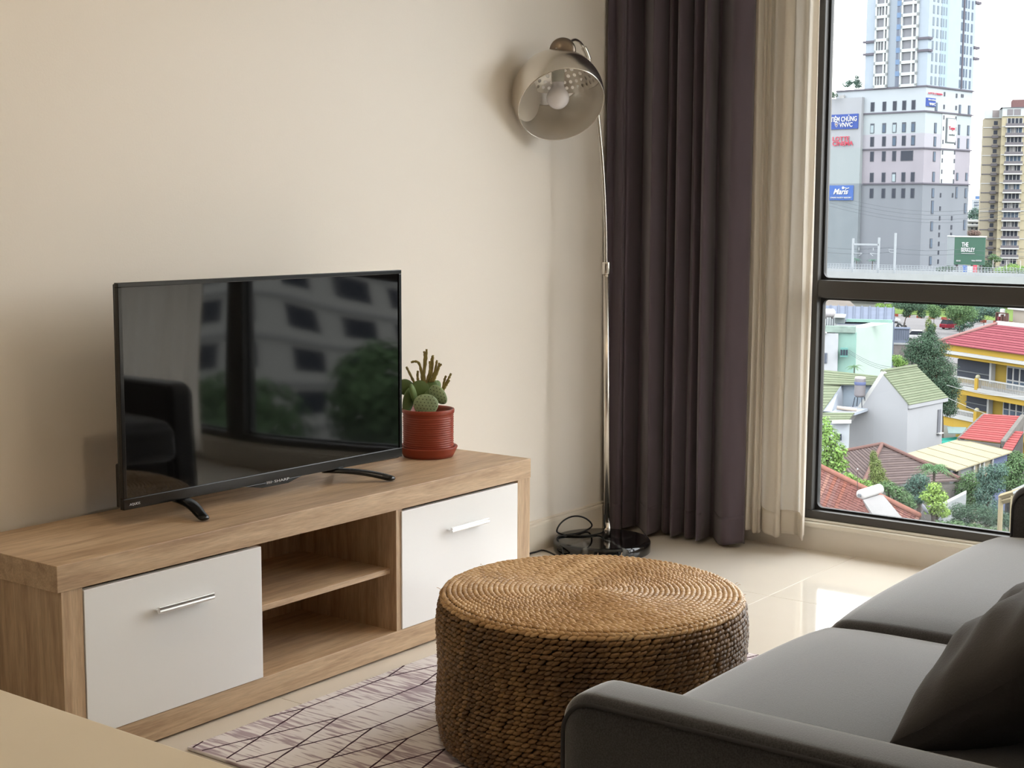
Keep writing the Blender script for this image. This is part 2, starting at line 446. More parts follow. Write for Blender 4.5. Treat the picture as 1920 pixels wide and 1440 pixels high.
for i in range(nx + 1):
    row = []
    for j in range(nz_ + 1):
        u, v = i / nx, j / nz_
        bow = 0.004 * (1 - (2 * u - 1) ** 2) * (1 - (2 * v - 1) ** 2)
        row.append(bm.verts.new(TM @ Vector((BZ + u * (TW - 2 * BZ), 0.003 + 0.3 * bow, TZ0 + 0.026 + v * (TZ1 - BZ - TZ0 - 0.026)))))
    gv.append(row)
for i in range(nx):
    for j in range(nz_): bm.faces.new([gv[i][j], gv[i + 1][j], gv[i + 1][j + 1], gv[i][j + 1]])
so = obj('screen', bm, scr, tv, True, normals=False)
boxobj('back_shell', 0.003, TW - 0.003, 0.0135, 0.024, TZ0 + 0.004, TZ1 - 0.003, blackm2, tv, bevel=0.003, M=TM)
bm = bmesh.new()                                              # deeper lower housing standing a little past the panel
slab(bm, [TM @ Vector(p) for p in ((0.006, 0.018, TZ0 + 0.002), (TW + 0.020, 0.030, TZ0 - 0.010), (TW + 0.020, 0.030, TZ0 + 0.028), (TW * 0.8, 0.026, TZ0 + 0.16), (TW * 0.2, 0.018, TZ0 + 0.16), (0.006, 0.018, TZ0 + 0.105))], 0.018, tn)
obj('rear_housing', bm, blackm2, tv, bevel=0.003)
bm = bmesh.new()
slab(bm, [TM @ Vector(p) for p in ((0.37, -0.001, TZ0 + 0.001), (0.43, -0.001, TZ0 - 0.011), (0.52, -0.001, TZ0 - 0.011), (0.57, -0.001, TZ0 + 0.001))], 0.014, tn)
obj('logo_tab', bm, black_m, tv, bevel=0.001)
def tv_leg(xa, xm, xt, back):
    bm = bmesh.new()
    def sect(c, w, t): return [TM @ Vector((c[0] + dx * w, c[1], c[2] + dz * t)) for dx, dz in ((-1, -1), (1, -1), (1, 0.2), (0.6, 1), (-0.6, 1), (-1, 0.2))]
    path = [((back[0], back[1], CH + 0.005), 0.010, 0.004), ((xm, 0.045, TZ0 - 0.008), 0.020, 0.006), ((xa, 0.012, TZ0 - 0.004), 0.024, 0.007), (((xa + xt) / 2, -0.045, TZ0 - 0.010), 0.020, 0.007), ((xt, -0.085, CH + 0.010), 0.016, 0.008), ((xt + 0.002, -0.100, CH + 0.0075), 0.014, 0.007)]
    rs = [[bm.verts.new(p) for p in sect(c, w, t)] for c, w, t in path]
    for r0, r1 in zip(rs[:-1], rs[1:]):
        for k in range(6): bm.faces.new([r0[k], r0[(k + 1) % 6], r1[(k + 1) % 6], r1[k]])
    bm.faces.new(rs[0][::-1]); bm.faces.new(rs[-1])
    o = obj('leg', bm, black_m, tv, True)
    md = o.modifiers.new('round', 'SUBSURF'); md.levels = md.render_levels = 2
tv_leg(0.185, 0.19, 0.160, (0.26, 0.12))
tv_leg(0.700, 0.69, 0.815, (0.80, 0.11))
silver_m = mat('silver_print', srgb(205, 208, 212), rough=0.4)
for body, xa, w, za, h in (('SHARP', 0.470, 0.052, TZ0 - 0.0025, 0.0065), ('IIII', 0.444, 0.016, TZ0 - 0.0025, 0.006), ('AQUOS', 0.016, 0.030, TZ0 + 0.008, 0.0065)):
    Mx = TM @ Matrix.Translation((xa, -0.0022 if body != 'AQUOS' else -0.0008, za)) @ Matrix.Rotation(PI / 2, 4, 'X')
    link('lettering', text_mesh(body, w, h, Mx, 0.0004), silver_m, tv)

# ================================================================ potted cactus
pot_m = mat('terracotta_red_glaze', srgb(150, 62, 40), rough=0.42, var=0.08, vscale=14)
soil_m = mat('dark_soil', srgb(66, 42, 32), rough=0.95, bump=0.6, bscale=150)
pad_m = mat('blue_green_cactus_pad', srgb(152, 172, 132), rough=0.6, var=0.18, vscale=20)
pad2_m = mat('deep_green_cactus_pad', srgb(104, 126, 74), rough=0.6, var=0.2, vscale=20)
stem_m = mat('olive_brown_cactus_stem', srgb(140, 126, 70), rough=0.7, var=0.25, vscale=60)
areole_m = mat('dark_areole', srgb(52, 48, 34), rough=0.9)
PC = Vector((3.333, 2.802, CH))
cac = thing('potted_cactus', 'prickly cactus in a ribbed red-brown pot on the cabinet beside the television', 'plant', PC)
bm = bmesh.new(); lathe(bm, [(0, 0.001), (0.074, 0.001), (0.080, 0.012), (0.0865, 0.026), (0.0885, 0.030), (0.0875, 0.0325), (0.083, 0.0315), (0.079, 0.020), (0.0, 0.012)], 64, Matrix.Translation(PC))
obj('pot_saucer', bm, pot_m, cac, True)
prof = [(0, 0.013), (0.068, 0.013), (0.0735, 0.020)]
random.seed(3)
z = 0.024
while z < 0.124:                                              # fine irregular throwing ridges
    prof += [(0.0745, z), (0.0768 + random.uniform(-0.0004, 0.0004), z + 0.0026), (0.0745, z + 0.0056)]; z += 0.0066
prof += [(0.0770, 0.131), (0.0785, 0.134), (0.0788, 0.142), (0.078, 0.1445), (0.0735, 0.1445), (0.072, 0.138), (0.070, 0.118), (0.0, 0.118)]
bm = bmesh.new(); lathe(bm, prof, 72, Matrix.Translation(PC)); obj('pot', bm, pot_m, cac, True)
bm = bmesh.new(); lathe(bm, [(0.0, 0.132), (0.03, 0.130), (0.0712, 0.127)], 40, Matrix.Translation(PC)); obj('soil', bm, soil_m, cac, True)
vr = Vector((CF.y, -CF.x, 0)).normalized(); vf = Vector((CF.x, CF.y, 0)).normalized(); vz = Vector((0, 0, 1))
MPX = 0.00156                                                # metres per photograph pixel at the pot, used as a ruler
def pad(dx, dz, rx, rz, tilt, yaw, dep, m, pr=True):
    c = PC + vr * dx + vz * dz + vf * dep
    R3 = Matrix.Rotation(yaw, 3, 'Z') @ Matrix(((vr.x, vf.x, 0), (vr.y, vf.y, 0), (0, 0, 1))) @ Matrix.Rotation(tilt, 3, 'Y')
    def sh(p):                                               # egg outline, thin slab
        w = 1 + 0.12 * p.z
        return c + R3 @ Vector((p.x * rx * w, p.y * 0.0075, p.z * rz))
    bm = bmesh.new(); ellipsoid(bm, Matrix.Identity(4), 24, 14)
    for v in bm.verts: v.co = sh(v.co)
    o = obj('cactus_pad', bm, m, cac, True)
    if pr:
        bm = bmesh.new()
        for i in range(-5, 6):
            for j in range(-5, 6):
                x, zz = (i + 0.5 * (j % 2)) * 0.0105 / rx, j * 0.0092 / rz
                if x * x + zz * zz > 0.9: continue
                y = math.sqrt(1 - x * x - zz * zz)
                for s in (-1, 1):
                    q = sh(Vector((x, s * y * 1.04, zz)))
                    ellipsoid(bm, Matrix.Translation(q) @ Matrix.Scale(0.0016, 4), 6, 4)
        stuff(obj('areoles', bm, areole_m, o))
pad(-0.005, 0.158, 0.037, 0.034, 0.10, 0.15, -0.035, pad_m)
pad(0.031, 0.186, 0.022, 0.034, -0.75, -0.2, -0.005, pad_m)
pad(-0.024, 0.200, 0.027, 0.028, 0.2, 0.1, 0.012, pad2_m, False)
pad(0.006, 0.208, 0.024, 0.022, -0.4, 0.1, 0.02, pad2_m, False)
pad(0.025, 0.206, 0.015, 0.020, 0.2, 0.8, 0.028, pad2_m, False)
pad(-0.058, 0.168, 0.021, 0.042, 0.30, 0.7, -0.01, pad2_m, False)
pad(-0.042, 0.188, 0.012, 0.036, -0.35, 0.9, -0.02, pad2_m, False)
pad(0.006, 0.178, 0.022, 0.024, 0.5, 0.5, 0.01, pad2_m, False)
pad(-0.068, 0.205, 0.026, 0.024, 0.6, 0.2, 0.02, pad2_m, False)
random.seed(11)
def stem(pts, r=0.0026):
    P = [PC + vr * p[0] + vz * p[1] + vf * (p[2] if len(p) > 2 else 0.015) for p in pts]
    bm = bmesh.new(); Q = chaikin(P, 2)
    tube(bm, Q, r, 7, taper=lambda t: 1.15 - 0.35 * t + 0.2 * math.sin(t * 40))
    obj('cactus_stem', bm, stem_m, cac, True)
for s in ([(-0.017, 0.215), (-0.020, 0.250), (-0.027, 0.281), (-0.040, 0.285), (-0.052, 0.281)],
          [(-0.012, 0.215), (-0.013, 0.262), (-0.010, 0.305), (-0.013, 0.315)],
          [(-0.016, 0.222), (-0.012, 0.255), (-0.006, 0.290), (-0.005, 0.321)],
          [(-0.008, 0.216), (0.004, 0.250), (0.012, 0.300)],
          [(0.004, 0.222), (0.012, 0.262), (0.014, 0.303)],
          [(0.010, 0.222), (0.021, 0.258), (0.026, 0.288)],
          [(0.014, 0.224), (0.026, 0.250), (0.033, 0.272), (0.040, 0.276)],
          [(0.018, 0.240), (0.030, 0.262), (0.033, 0.280)],
          [(-0.029, 0.216), (-0.033, 0.240), (-0.031, 0.256)],
          [(-0.040, 0.215), (-0.052, 0.240), (-0.066, 0.268)],
          [(0.036, 0.180, 0.0), (0.045, 0.205, 0.0), (0.049, 0.232, 0.0), (0.054, 0.243, 0.0)],
          [(0.038, 0.182, 0.0), (0.052, 0.215, 0.0), (0.063, 0.238, 0.0), (0.069, 0.250, 0.0)],
          [(0.048, 0.205, 0.0), (0.058, 0.222, 0.0), (0.064, 0.230, 0.0)],
          [(0.002, 0.240), (0.006, 0.262), (0.004, 0.285)]):
    stem(s, 0.0040)

# ================================================================ arc floor lamp
steel_m = mat('brushed_nickel', (0.66, 0.62, 0.56, 1), rough=0.26, metal=1.0)
shade_m = mat('satin_nickel_shade', (0.70, 0.66, 0.60, 1), rough=0.22, metal=1.0)
marble_m = mat('black_marble', srgb(15, 16, 18), rough=0.06, spec=0.6)
nt = marble_m.node_tree; N = nt.nodes; L = nt.links
tc = N.new('ShaderNodeTexCoord'); wv = N.new('ShaderNodeTexWave'); wv.inputs['Scale'].default_value = 2.2; wv.inputs['Distortion'].default_value = 14; wv.inputs['Detail'].default_value = 4
L.new(tc.outputs['Object'], wv.inputs['Vector']); cr = N.new('ShaderNodeValToRGB')
cr.color_ramp.elements[0].position = 0.965; cr.color_ramp.elements[0].color = srgb(14, 15, 17); cr.color_ramp.elements[1].position = 1.0; cr.color_ramp.elements[1].color = srgb(90, 92, 92)
L.new(wv.outputs[0], cr.inputs[0]); L.new(cr.outputs[0], N['Principled BSDF'].inputs['Base Color'])
cord_m = mat('black_cord', srgb(16, 16, 16), rough=0.5)
hv = Vector((CF.x, CF.y, 0)).normalized()
def LP(px, py, d):                                            # point at horizontal forward distance d
    v = ray(px, py); return CAM + v * (d / v.dot(hv))
LD = Vector((4.266, 2.764, 0)).dot(hv)
BC = Vector((4.235, 2.765, 0))
lamp = thing('floor_lamp', 'slim nickel arc floor lamp with globe shade and black marble base, by the dark curtain', 'lamp', BC)
bm = bmesh.new(); lathe(bm, [(0, 0.0), (0.168, 0.0), (0.171, 0.004), (0.171, 0.037), (0.166, 0.044), (0.158, 0.045), (0, 0.045)], 96, Matrix.Translation(BC))
o = obj('lamp_base', bm, marble_m, lamp, False)
for p in o.data.polygons: p.use_smooth = abs(p.normal.z) < 0.9
p0 = LP(1138.5, 1006, LD); p0.z = 0.045
p1 = LP(1136.5, 508, LD)
bm = bmesh.new(); tube(bm, [p0, p1], 0.0105, 20); obj('lower_pole', bm, steel_m, lamp, True)
bm = bmesh.new(); tube(bm, [p0 + Vector((0, 0, 0.0)), p0 + Vector((0, 0, 0.052))], 0.0125, 20); obj('base_sleeve', bm, steel_m, lamp, True)
bm = bmesh.new(); tube(bm, [LP(1136.5, 514, LD), LP(1136.5, 512, LD), LP(1136.5, 493, LD), LP(1136.5, 491, LD)], 0.0145, 20, taper=lambda t: 1.0 if 0.1 < t < 0.9 else 0.9)
obj('collar', bm, steel_m, lamp, True, bevel=0.001)
up = [(1136, 508), (1135.5, 430), (1131.5, 330), (1125, 255), (1119, 195), (1111, 145), (1103, 108)]
upp = [LP(x, y, LD + 0.01) for x, y in up]
bm = bmesh.new(); tube(bm, chaikin(upp, 3), 0.0062, 16); obj('upper_pole', bm, steel_m, lamp, True)
SD = LD - 0.16
SC = LP(1046, 180, SD); SR = 87.0 * SD / FPX * 0.985
bm = bmesh.new(); tube(bm, [LP(1104, 112, LD + 0.010), LP(1100, 101, LD + 0.008), LP(1097, 94, LD + 0.004), LP(1094, 89, LD)], 0.0095, 16); obj('arm_ring', bm, steel_m, lamp, True, bevel=0.001)
hook = [LP(1097, 94, LD + 0.004), LP(1090, 82, LD - 0.01), LP(1083, 76, LD - 0.04), LP(1076, 74, LD - 0.08), LP(1068, 79, LD - 0.12), LP(1062, 88, SD)]
bm = bmesh.new(); tube(bm, chaikin(hook, 3), 0.0050, 14); obj('arm_hook', bm, steel_m, lamp, True)
# cap: perforated dome on a vertical axis, carrying the bowl
bronze_m = mat('bronze_nickel', (0.20, 0.16, 0.125, 1), rough=0.34, metal=0.9)
tocam = (CAM - SC).normalized()
R2 = SR * 0.965
hb = Vector((-tocam.x, -tocam.y, 0)).normalized(); cz_ = (Vector((0, 0, 1)) * math.cos(0.26) + hb * math.sin(0.26)).normalized(); cx__ = cz_.cross(hb.cross(Vector((0, 0, 1)))).normalized(); cy__ = cz_.cross(cx__)
def sph(th, ph, r): return SC + (cx__ * (math.sin(th) * math.cos(ph)) + cy__ * (math.sin(th) * math.sin(ph)) + cz_ * math.cos(th)) * r
bm = bmesh.new()
bands = [(0.12, 0.30, False), (0.30, 0.42, False), (0.42, 0.56, False), (0.56, 0.71, True), (0.71, 0.86, True), (0.86, 1.00, True), (1.00, 1.13, True), (1.13, 1.19, False)]
for bi, (t0, t1, holes) in enumerate(bands):
    tm = (t0 + t1) / 2
    n = max(12, int(2 * PI * math.sin(tm) * R2 / ((t1 - t0) * R2 * 1.05))) if holes else 40
    for k in range(n):
        a0 = 2 * PI * (k + 0.5 * (bi % 2)) / n; a1 = a0 + 2 * PI / n
        if not holes:
            bm.faces.new([bm.verts.new(sph(t, a_, R2)) for t, a_ in ((t0, a0), (t1, a0), (t1, a1), (t0, a1))]); continue
        inner, outer = [], []
        for q in range(16):
            g_ = 2 * PI * q / 16; cx_, cy_ = math.cos(g_), math.sin(g_); s_ = 1 / max(abs(cx_), abs(cy_))
            am, hw, hh = (a0 + a1) / 2, (a1 - a0) / 2, (t1 - t0) / 2
            inner.append(bm.verts.new(sph(tm + cy_ * hh * 0.60, am + cx_ * hh * 0.60 / math.sin(tm), R2)))
            outer.append(bm.verts.new(sph(tm + cy_ * s_ * hh, am + cx_ * s_ * hw, R2)))
        for q in range(16): bm.faces.new([inner[q], inner[(q + 1) % 16], outer[(q + 1) % 16], outer[q]])
bmesh.ops.remove_doubles(bm, verts=bm.verts[:], dist=0.0004)
cap = obj('perforated_cap', bm, shade_m, lamp, False)
md = cap.modifiers.new('thickness', 'SOLIDIFY'); md.thickness = 0.001
inner_m = mat('satin_grey_enamel', srgb(222, 216, 206), rough=0.25, spec=0.6, metal=0.35)
cap.data.materials[0] = inner_m
# bowl: band of a sphere tipped toward the room
dn = Vector((0, 0, -1)); side = tocam.cross(dn).normalized(); cdown = side.cross(tocam).normalized() * -1
if cdown.z > 0: cdown = -cdown
ang = math.radians(38)
ax = (tocam * math.cos(ang) + cdown * math.sin(ang) - side * 0.0).normalized()
rt_ = tocam.cross(Vector((0, 0, 1))).normalized()
if rt_.dot(CR) < 0: rt_ = -rt_
ax = (ax + rt_ * 0.25).normalized()
qx = ax.cross(Vector((0, 0, 1))).normalized(); qy = ax.cross(qx)
prof = []
for k in range(41):
    th = math.radians(71 + (132 - 71) * k / 40); prof.append((SR * math.sin(th), SR * math.cos(th)))
bm = bmesh.new(); lathe(bm, prof, 96, Matrix(((qx.x, qy.x, ax.x, SC.x), (qx.y, qy.y, ax.y, SC.y), (qx.z, qy.z, ax.z, SC.z), (0, 0, 0, 1))))
o = obj('lamp_shade', bm, shade_m, lamp, True)
o.data.materials.append(inner_m)
md = o.modifiers.new('thickness', 'SOLIDIFY'); md.thickness = 0.0016; md.material_offset = 1
bulb_m = mat('frosted_bulb_glass', srgb(232, 228, 230), rough=0.25, spec=0.5)
bm = bmesh.new(); br = 0.0375
lathe(bm, [(br * math.sin(PI * q / 20), -br * math.cos(PI * q / 20)) for q in range(15)] + [(br * 0.66, br * 0.80), (br * 0.56, br * 1.02), (br * 0.52, br * 1.3), (br * 0.5, br * 1.5)], 32, Matrix.Translation(SC + Vector((0, 0, -0.006))))
o = obj('bulb', bm, bulb_m, lamp, True)
bm = bmesh.new(); lathe(bm, [(0, 0.045), (0.0205, 0.045), (0.0215, 0.060), (0.0215, 0.1), (0.0235, 0.101), (0.0235, SR * 0.97), (0, SR * 0.97)], 32, Matrix.Translation(SC))
obj('bulb_socket', bm, mat('pale_lamp_socket', srgb(190, 190, 178), rough=0.5), lamp, True)
# clamp on top: thick disc standing on edge with a screw
kc = SC + Vector((0, 0, SR + 0.006)) + tocam * 0.0
kc = LP(1055, 96, SD)
kx = Vector((tocam.x, tocam.y, 0)).normalized(); ks = Vector((0, 0, 1)).cross(kx)
Mk = Matrix(((ks.x, 0, kx.x, kc.x), (ks.y, 0, kx.y, kc.y), (0, 1, 0, kc.z), (0, 0, 0, 1)))
bm = bmesh.new(); lathe(bm, [(0, 0.022), (0.030, 0.022), (0.040, 0.017), (0.044, 0.006), (0.044, -0.010), (0.034, -0.020), (0, -0.020)], 48, Mk)
kn_o = obj('shade_clamp', bm, bronze_m, lamp, True)
bm = bmesh.new(); lathe(bm, [(0, 0.004), (0.004, 0.004), (0.0055, 0.001), (0.0055, -0.002), (0, -0.002)], 16, Mk @ Matrix.Translation((-0.021, 0.004, 0.022))); obj('clamp_screw', bm, steel_m, kn_o, True)
# power cord: out of the pole foot, one loop over the base, down and along the skirting
def Z(px, py, z): return AZ(px, py, z)
cp = [LP(1134, 965, LD - 0.012), LP(1133, 976, LD - 0.015), LP(1134.5, 990, LD - 0.015), Z(1130, 1000, 0.048), Z(1100, 1005, 0.048), Z(1065, 1004, 0.048), Z(1046, 1000, 0.052),
      LP(1043, 994, LD - 0.02), LP(1052, 979, LD + 0.0), LP(1068, 969, LD + 0.02), LP(1084, 967, LD + 0.03), LP(1100, 972, LD + 0.04), LP(1112, 984, LD + 0.05), Z(1105, 992, 0.048), Z(1085, 1000, 0.048), Z(1060, 1003, 0.049), Z(1040, 1008, 0.048)]
cp += [Vector((4.055, 2.80, 0.03)), Vector((4.045, 2.81, 0.004)), Z(1020, 1030, 0.004), Z(1005, 1035, 0.004), Z(995, 1037, 0.004), Vector((3.9, 2.925, 0.004)), Vector((3.6, 2.928, 0.004)), Vector((3.45, 2.928, 0.004))]
bm = bmesh.new(); tube(bm, chaikin(cp, 2), 0.003, 8); obj('power_cord', bm, cord_m, lamp, True)

# ================================================================ curtains
def curtain(name, prof, z0, z1, m, nz, thick, sway=0.004, hem=None, seed=1):
    rnd = random.Random(seed); ph = [rnd.uniform(0, 6.28) for _ in range(6)]
    def P(i, p, z):
        t = (z - z0) / (z1 - z0); k = i * 0.35
        dx = sway * (1 - t) * (math.sin(k + ph[0] + z * 2.1) + 0.6 * math.sin(2.3 * k + ph[1] - z * 3.0))
        dy = sway * 0.8 * (1 - t) * math.sin(0.8 * k + ph[2] + z * 1.4)
        return Vector((p[0] + dx, p[1] + dy, z + (0.006 * math.sin(k * 0.7 + ph[3]) * (1 - t) ** 6)))
    def sheet(za, zb, n, off=0.0):
        bm = bmesh.new(); rows = []
        for j in range(n + 1):
            z = za + (zb - za) * j / n
            rows.append([bm.verts.new(P(i, p, z) + Vector((-off, 0, 0))) for i, p in enumerate(prof)])
        for j in range(n):
            for i in range(len(prof) - 1): bm.faces.new([rows[j][i], rows[j][i + 1], rows[j + 1][i + 1], rows[j + 1][i]])
        return bm
    o = obj(name, sheet(z0, z1, nz), m, None, True, normals=False)
    if thick: 
        md = o.modifiers.new('cloth', 'SOLIDIFY'); md.thickness = thick
    if hem:
        h = obj('hem', sheet(z0, z0 + hem, 8, 0.0016), m, o, True, normals=False)
        md = h.modifiers.new('cloth', 'SOLIDIFY'); md.thickness = 0.0012
    return o
def fold_profile(seq):
    return [(AX(px, 700, x).x, AX(px, 700, x).y) for px, x in seq]
dark_m = mat('aubergine_grey_curtain', srgb(92, 82, 92), rough=0.75, spec=0.25, sheen=0.25, bump=0.08, bscale=900)
seq = [(1134, 4.495), (1143.5, 4.520), (1147, 4.530), (1156, 4.505), (1163, 4.500), (1168, 4.530), (1171, 4.515), (1196, 4.595), (1199, 4.615), (1206, 4.595), (1214, 4.505), (1218, 4.495), (1240, 4.565), (1246, 4.600), (1247, 4.555), (1258, 4.585), (1261, 4.600), (1261.5, 4.525), (1266, 4.515), (1286, 4.580), (1290, 4.605), (1290.5, 4.545), (1306, 4.585), (1310, 4.600), (1310.5, 4.515), (1316, 4.505), (1331, 4.575), (1335, 4.625), (1343, 4.630), (1356, 4.550), (1364, 4.525), (1384, 4.545), (1399, 4.575), (1402, 4.595)]
pr_ = chaikin([Vector(p) for p in fold_profile(seq)], 2)
o = curtain('blackout_curtain', [tuple(p) for p in pr_], 0.012, 2.56, dark_m, 40, 0.002, 0.004, hem=0.10)
tag(o, 'dark aubergine-grey blackout curtain hanging in folds beside the window', 'curtain')
sheer_m = bpy.data.materials.new('ivory_sheer_cloth'); sheer_m.use_nodes = True
nt = sheer_m.node_tree; N = nt.nodes; L = nt.links; N.remove(N['Principled BSDF'])
df = N.new('ShaderNodeBsdfDiffuse'); df.inputs[0].default_value = srgb(244, 238, 228)
tl = N.new('ShaderNodeBsdfTranslucent'); tl.inputs[0].default_value = srgb(240, 232, 220)
m1 = N.new('ShaderNodeMixShader'); m1.inputs[0].default_value = 0.42; L.new(df.outputs[0], m1.inputs[1]); L.new(tl.outputs[0], m1.inputs[2])
L.new(m1.outputs[0], N['Material Output'].inputs['Surface'])
seq = [(1390, 4.610), (1404, 4.600), (1409, 4.595), (1417, 4.630), (1419, 4.610), (1425, 4.640), (1431, 4.620), (1432, 4.645), (1437, 4.650), (1439, 4.625), (1453, 4.610), (1457, 4.595), (1469, 4.610), (1473, 4.655), (1478, 4.635), (1495, 4.640), (1500, 4.655), (1508, 4.630), (1515, 4.610), (1518, 4.625), (1514, 4.650)]
pr_ = chaikin([Vector(p) for p in fold_profile(seq)], 2)
o = curtain('sheer_curtain', [tuple(p) for p in pr_], 0.055, 2.56, sheer_m, 40, 0, 0.006, hem=0.085, seed=5)
tag(o, 'ivory sheer curtain gathered between dark curtain and window glass', 'curtain')
# second sheer further along the window, outside the photograph but mirrored in the television
pr_ = [(4.60 + 0.022 * math.sin(k * 0.9), -0.02 - 0.0125 * k) for k in range(0, 165)]
voile_m = sheer_m.copy(); voile_m.name = 'thin_voile_cloth'
voile_m.node_tree.nodes['Mix Shader'].inputs[0].default_value = 0.75
o = curtain('sheer_curtain', pr_, 0.055, 2.56, voile_m, 20, 0, 0.006, seed=9)
tag(o, 'ivory sheer curtain drawn across the far right panes, mirrored in the television', 'curtain')
bm = bmesh.new(); box(bm, 4.40, 4.43, Y0, Y1 - 0.001, 2.50, H); struct(obj('trim_2', bm, ceil_m))
# ================================================================ rug
rug_m = bpy.data.materials.new('mauve_streaked_pile'); rug_m.use_nodes = True
nt = rug_m.node_tree; N = nt.nodes; L = nt.links; b = N['Principled BSDF']; b.inputs['Roughness'].default_value = 0.95; b.inputs['Specular IOR Level'].default_value = 0.1
tc = N.new('ShaderNodeTexCoord')
def noise(scale, detail, vec):
    mp = N.new('ShaderNodeMapping'); mp.inputs['Scale'].default_value = scale; L.new(tc.outputs['Object'], mp.inputs[0])
    n = N.new('ShaderNodeTexNoise'); n.inputs['Scale'].default_value = 1.0; n.inputs['Detail'].default_value = detail; L.new(mp.outputs[0], n.inputs['Vector']); return n.outputs[0]
n1 = noise((110, 9, 1), 2, None); n2 = noise((5, 2.5, 1), 2, None); n3 = noise((260, 24, 1), 2, None)
ml = N.new('ShaderNodeMath'); ml.operation = 'MULTIPLY_ADD'; L.new(n2, ml.inputs[0]); ml.inputs[1].default_value = 0.5; L.new(n1, ml.inputs[2])
m2 = N.new('ShaderNodeMath'); m2.operation = 'MULTIPLY_ADD'; L.new(n3, m2.inputs[0]); m2.inputs[1].default_value = 0.3; L.new(ml.outputs[0], m2.inputs[2])
cr = N.new('ShaderNodeValToRGB'); e = cr.color_ramp.elements
e[0].position = 0.88; e[0].color = srgb(244, 238, 238); e[1].position = 1.12; e[1].color = srgb(186, 168, 176)
L.new(m2.outputs[0], cr.inputs[0]); L.new(cr.outputs[0], b.inputs['Base Color'])
n4 = noise((900, 900, 900), 2, None); bp = N.new('ShaderNodeBump'); bp.inputs['Strength'].default_value = 0.4; bp.inputs['Distance'].default_value = 0.004; L.new(n4, bp.inputs['Height']); L.new(bp.outputs[0], b.inputs['Normal'])
RX0, RX1, RY0, RY1, RZ = 2.076, 3.458, 0.42, 2.447, 0.009
rug = thing('rug', 'pale mauve rug with dark honeycomb lines under the woven pouf', 'rug', (2.77, 1.43, 0))
bm = bmesh.new(); box(bm, RX0, RX1, RY0, RY1, 0.0005, RZ); obj('pile', bm, rug_m, rug, bevel=0.003)
bm = bmesh.new()
def strip(a, b_, w=0.0044):
    a, b_ = Vector(a), Vector(b_)
    def clipx(p, q):
        for lim, s in ((RX0 + 0.004, 1), (RX1 - 0.004, -1)):
            if (p.x - lim) * s < 0 and (q.x - lim) * s < 0: return None
            if (p.x - lim) * s < 0: p = p + (q - p) * ((lim - p.x) / (q.x - p.x))
            if (q.x - lim) * s < 0: q = q + (p - q) * ((lim - q.x) / (p.x - q.x))
        for lim, s in ((RY0 + 0.004, 1), (RY1 - 0.004, -1)):
            if (p.y - lim) * s < 0 and (q.y - lim) * s < 0: return None
            if (p.y - lim) * s < 0: p = p + (q - p) * ((lim - p.y) / (q.y - p.y))
            if (q.y - lim) * s < 0: q = q + (p - q) * ((lim - q.y) / (p.y - q.y))
        return p, q
    r_ = clipx(a, b_)
    if not r_: return
    a, b_ = r_
    t = (b_ - a); ln = t.length
    if ln < 0.004: return
    t.normalize(); n = Vector((-t.y, t.x)) * w
    k = max(2, int(ln / 0.03)); prev = None
    for i in range(k + 1):
        c = a + t * (ln * i / k); ww = 1 + 0.25 * math.sin(i * 2.7)
        cur = (bm.verts.new((c.x - n.x * ww, c.y - n.y * ww, RZ - 0.001)), bm.verts.new((c.x, c.y, RZ + 0.0011)), bm.verts.new((c.x + n.x * ww, c.y + n.y * ww, RZ - 0.001)))
        if prev:
            bm.faces.new([prev[0], prev[1], cur[1], cur[0]]); bm.faces.new([prev[1], prev[2], cur[2], cur[1]])
        prev = cur
DY = 0.1085
for kx in (-1, 0, 1, 2):
    xa = 2.414 + kx * 0.686
    for ky in range(-1, 20):
        y = 2.417 - ky * DY
        strip((xa, y), (xa + 0.298, y))
        for s in (-1, 1):
            strip((xa + 0.298, y), (xa + 0.492, y + s * DY / 2)); strip((xa, y), (xa - 0.194, y + s * DY / 2))
obj('woven_lines', bm, mat('dark_plum_yarn', srgb(70, 50, 62), rough=0.95, spec=0.1), rug)

# ================================================================ woven pouf
def straw(name, dark, light, hot):
    m = bpy.data.materials.new(name); m.use_nodes = True
    nt = m.node_tree; N = nt.nodes; L = nt.links; b = N['Principled BSDF']
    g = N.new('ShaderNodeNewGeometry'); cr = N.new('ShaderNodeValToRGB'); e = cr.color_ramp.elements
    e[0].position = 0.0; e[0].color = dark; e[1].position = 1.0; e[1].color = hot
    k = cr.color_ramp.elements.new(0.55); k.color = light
    tc = N.new('ShaderNodeTexCoord'); nz = N.new('ShaderNodeTexNoise'); nz.inputs['Scale'].default_value = 7; nz.inputs['Detail'].default_value = 3
    L.new(tc.outputs['Object'], nz.inputs['Vector'])
    mx = N.new('ShaderNodeMix'); mx.data_type = 'FLOAT'; mx.inputs[0].default_value = 0.5
    mr = N.new('ShaderNodeMapRange'); mr.inputs[1].default_value = 0.3; mr.inputs[2].default_value = 0.7; L.new(nz.outputs[0], mr.inputs[0])
    L.new(g.outputs['Random Per Island'], mx.inputs[2]); L.new(mr.outputs[0], mx.inputs[3])
    L.new(mx.outputs[0], cr.inputs[0]); L.new(cr.outputs[0], b.inputs['Base Color'])
    b.inputs['Roughness'].default_value = 0.42; b.inputs['Specular IOR Level'].default_value = 0.45
    n2 = N.new('ShaderNodeTexNoise'); n2.inputs['Scale'].default_value = 420; n2.inputs['Detail'].default_value = 2; L.new(tc.outputs['Object'], n2.inputs['Vector'])
    bp = N.new('ShaderNodeBump'); bp.inputs['Strength'].default_value = 0.35; bp.inputs['Distance'].default_value = 0.003; L.new(n2.outputs[0], bp.inputs['Height']); L.new(bp.outputs[0], b.inputs['Normal'])
    return m
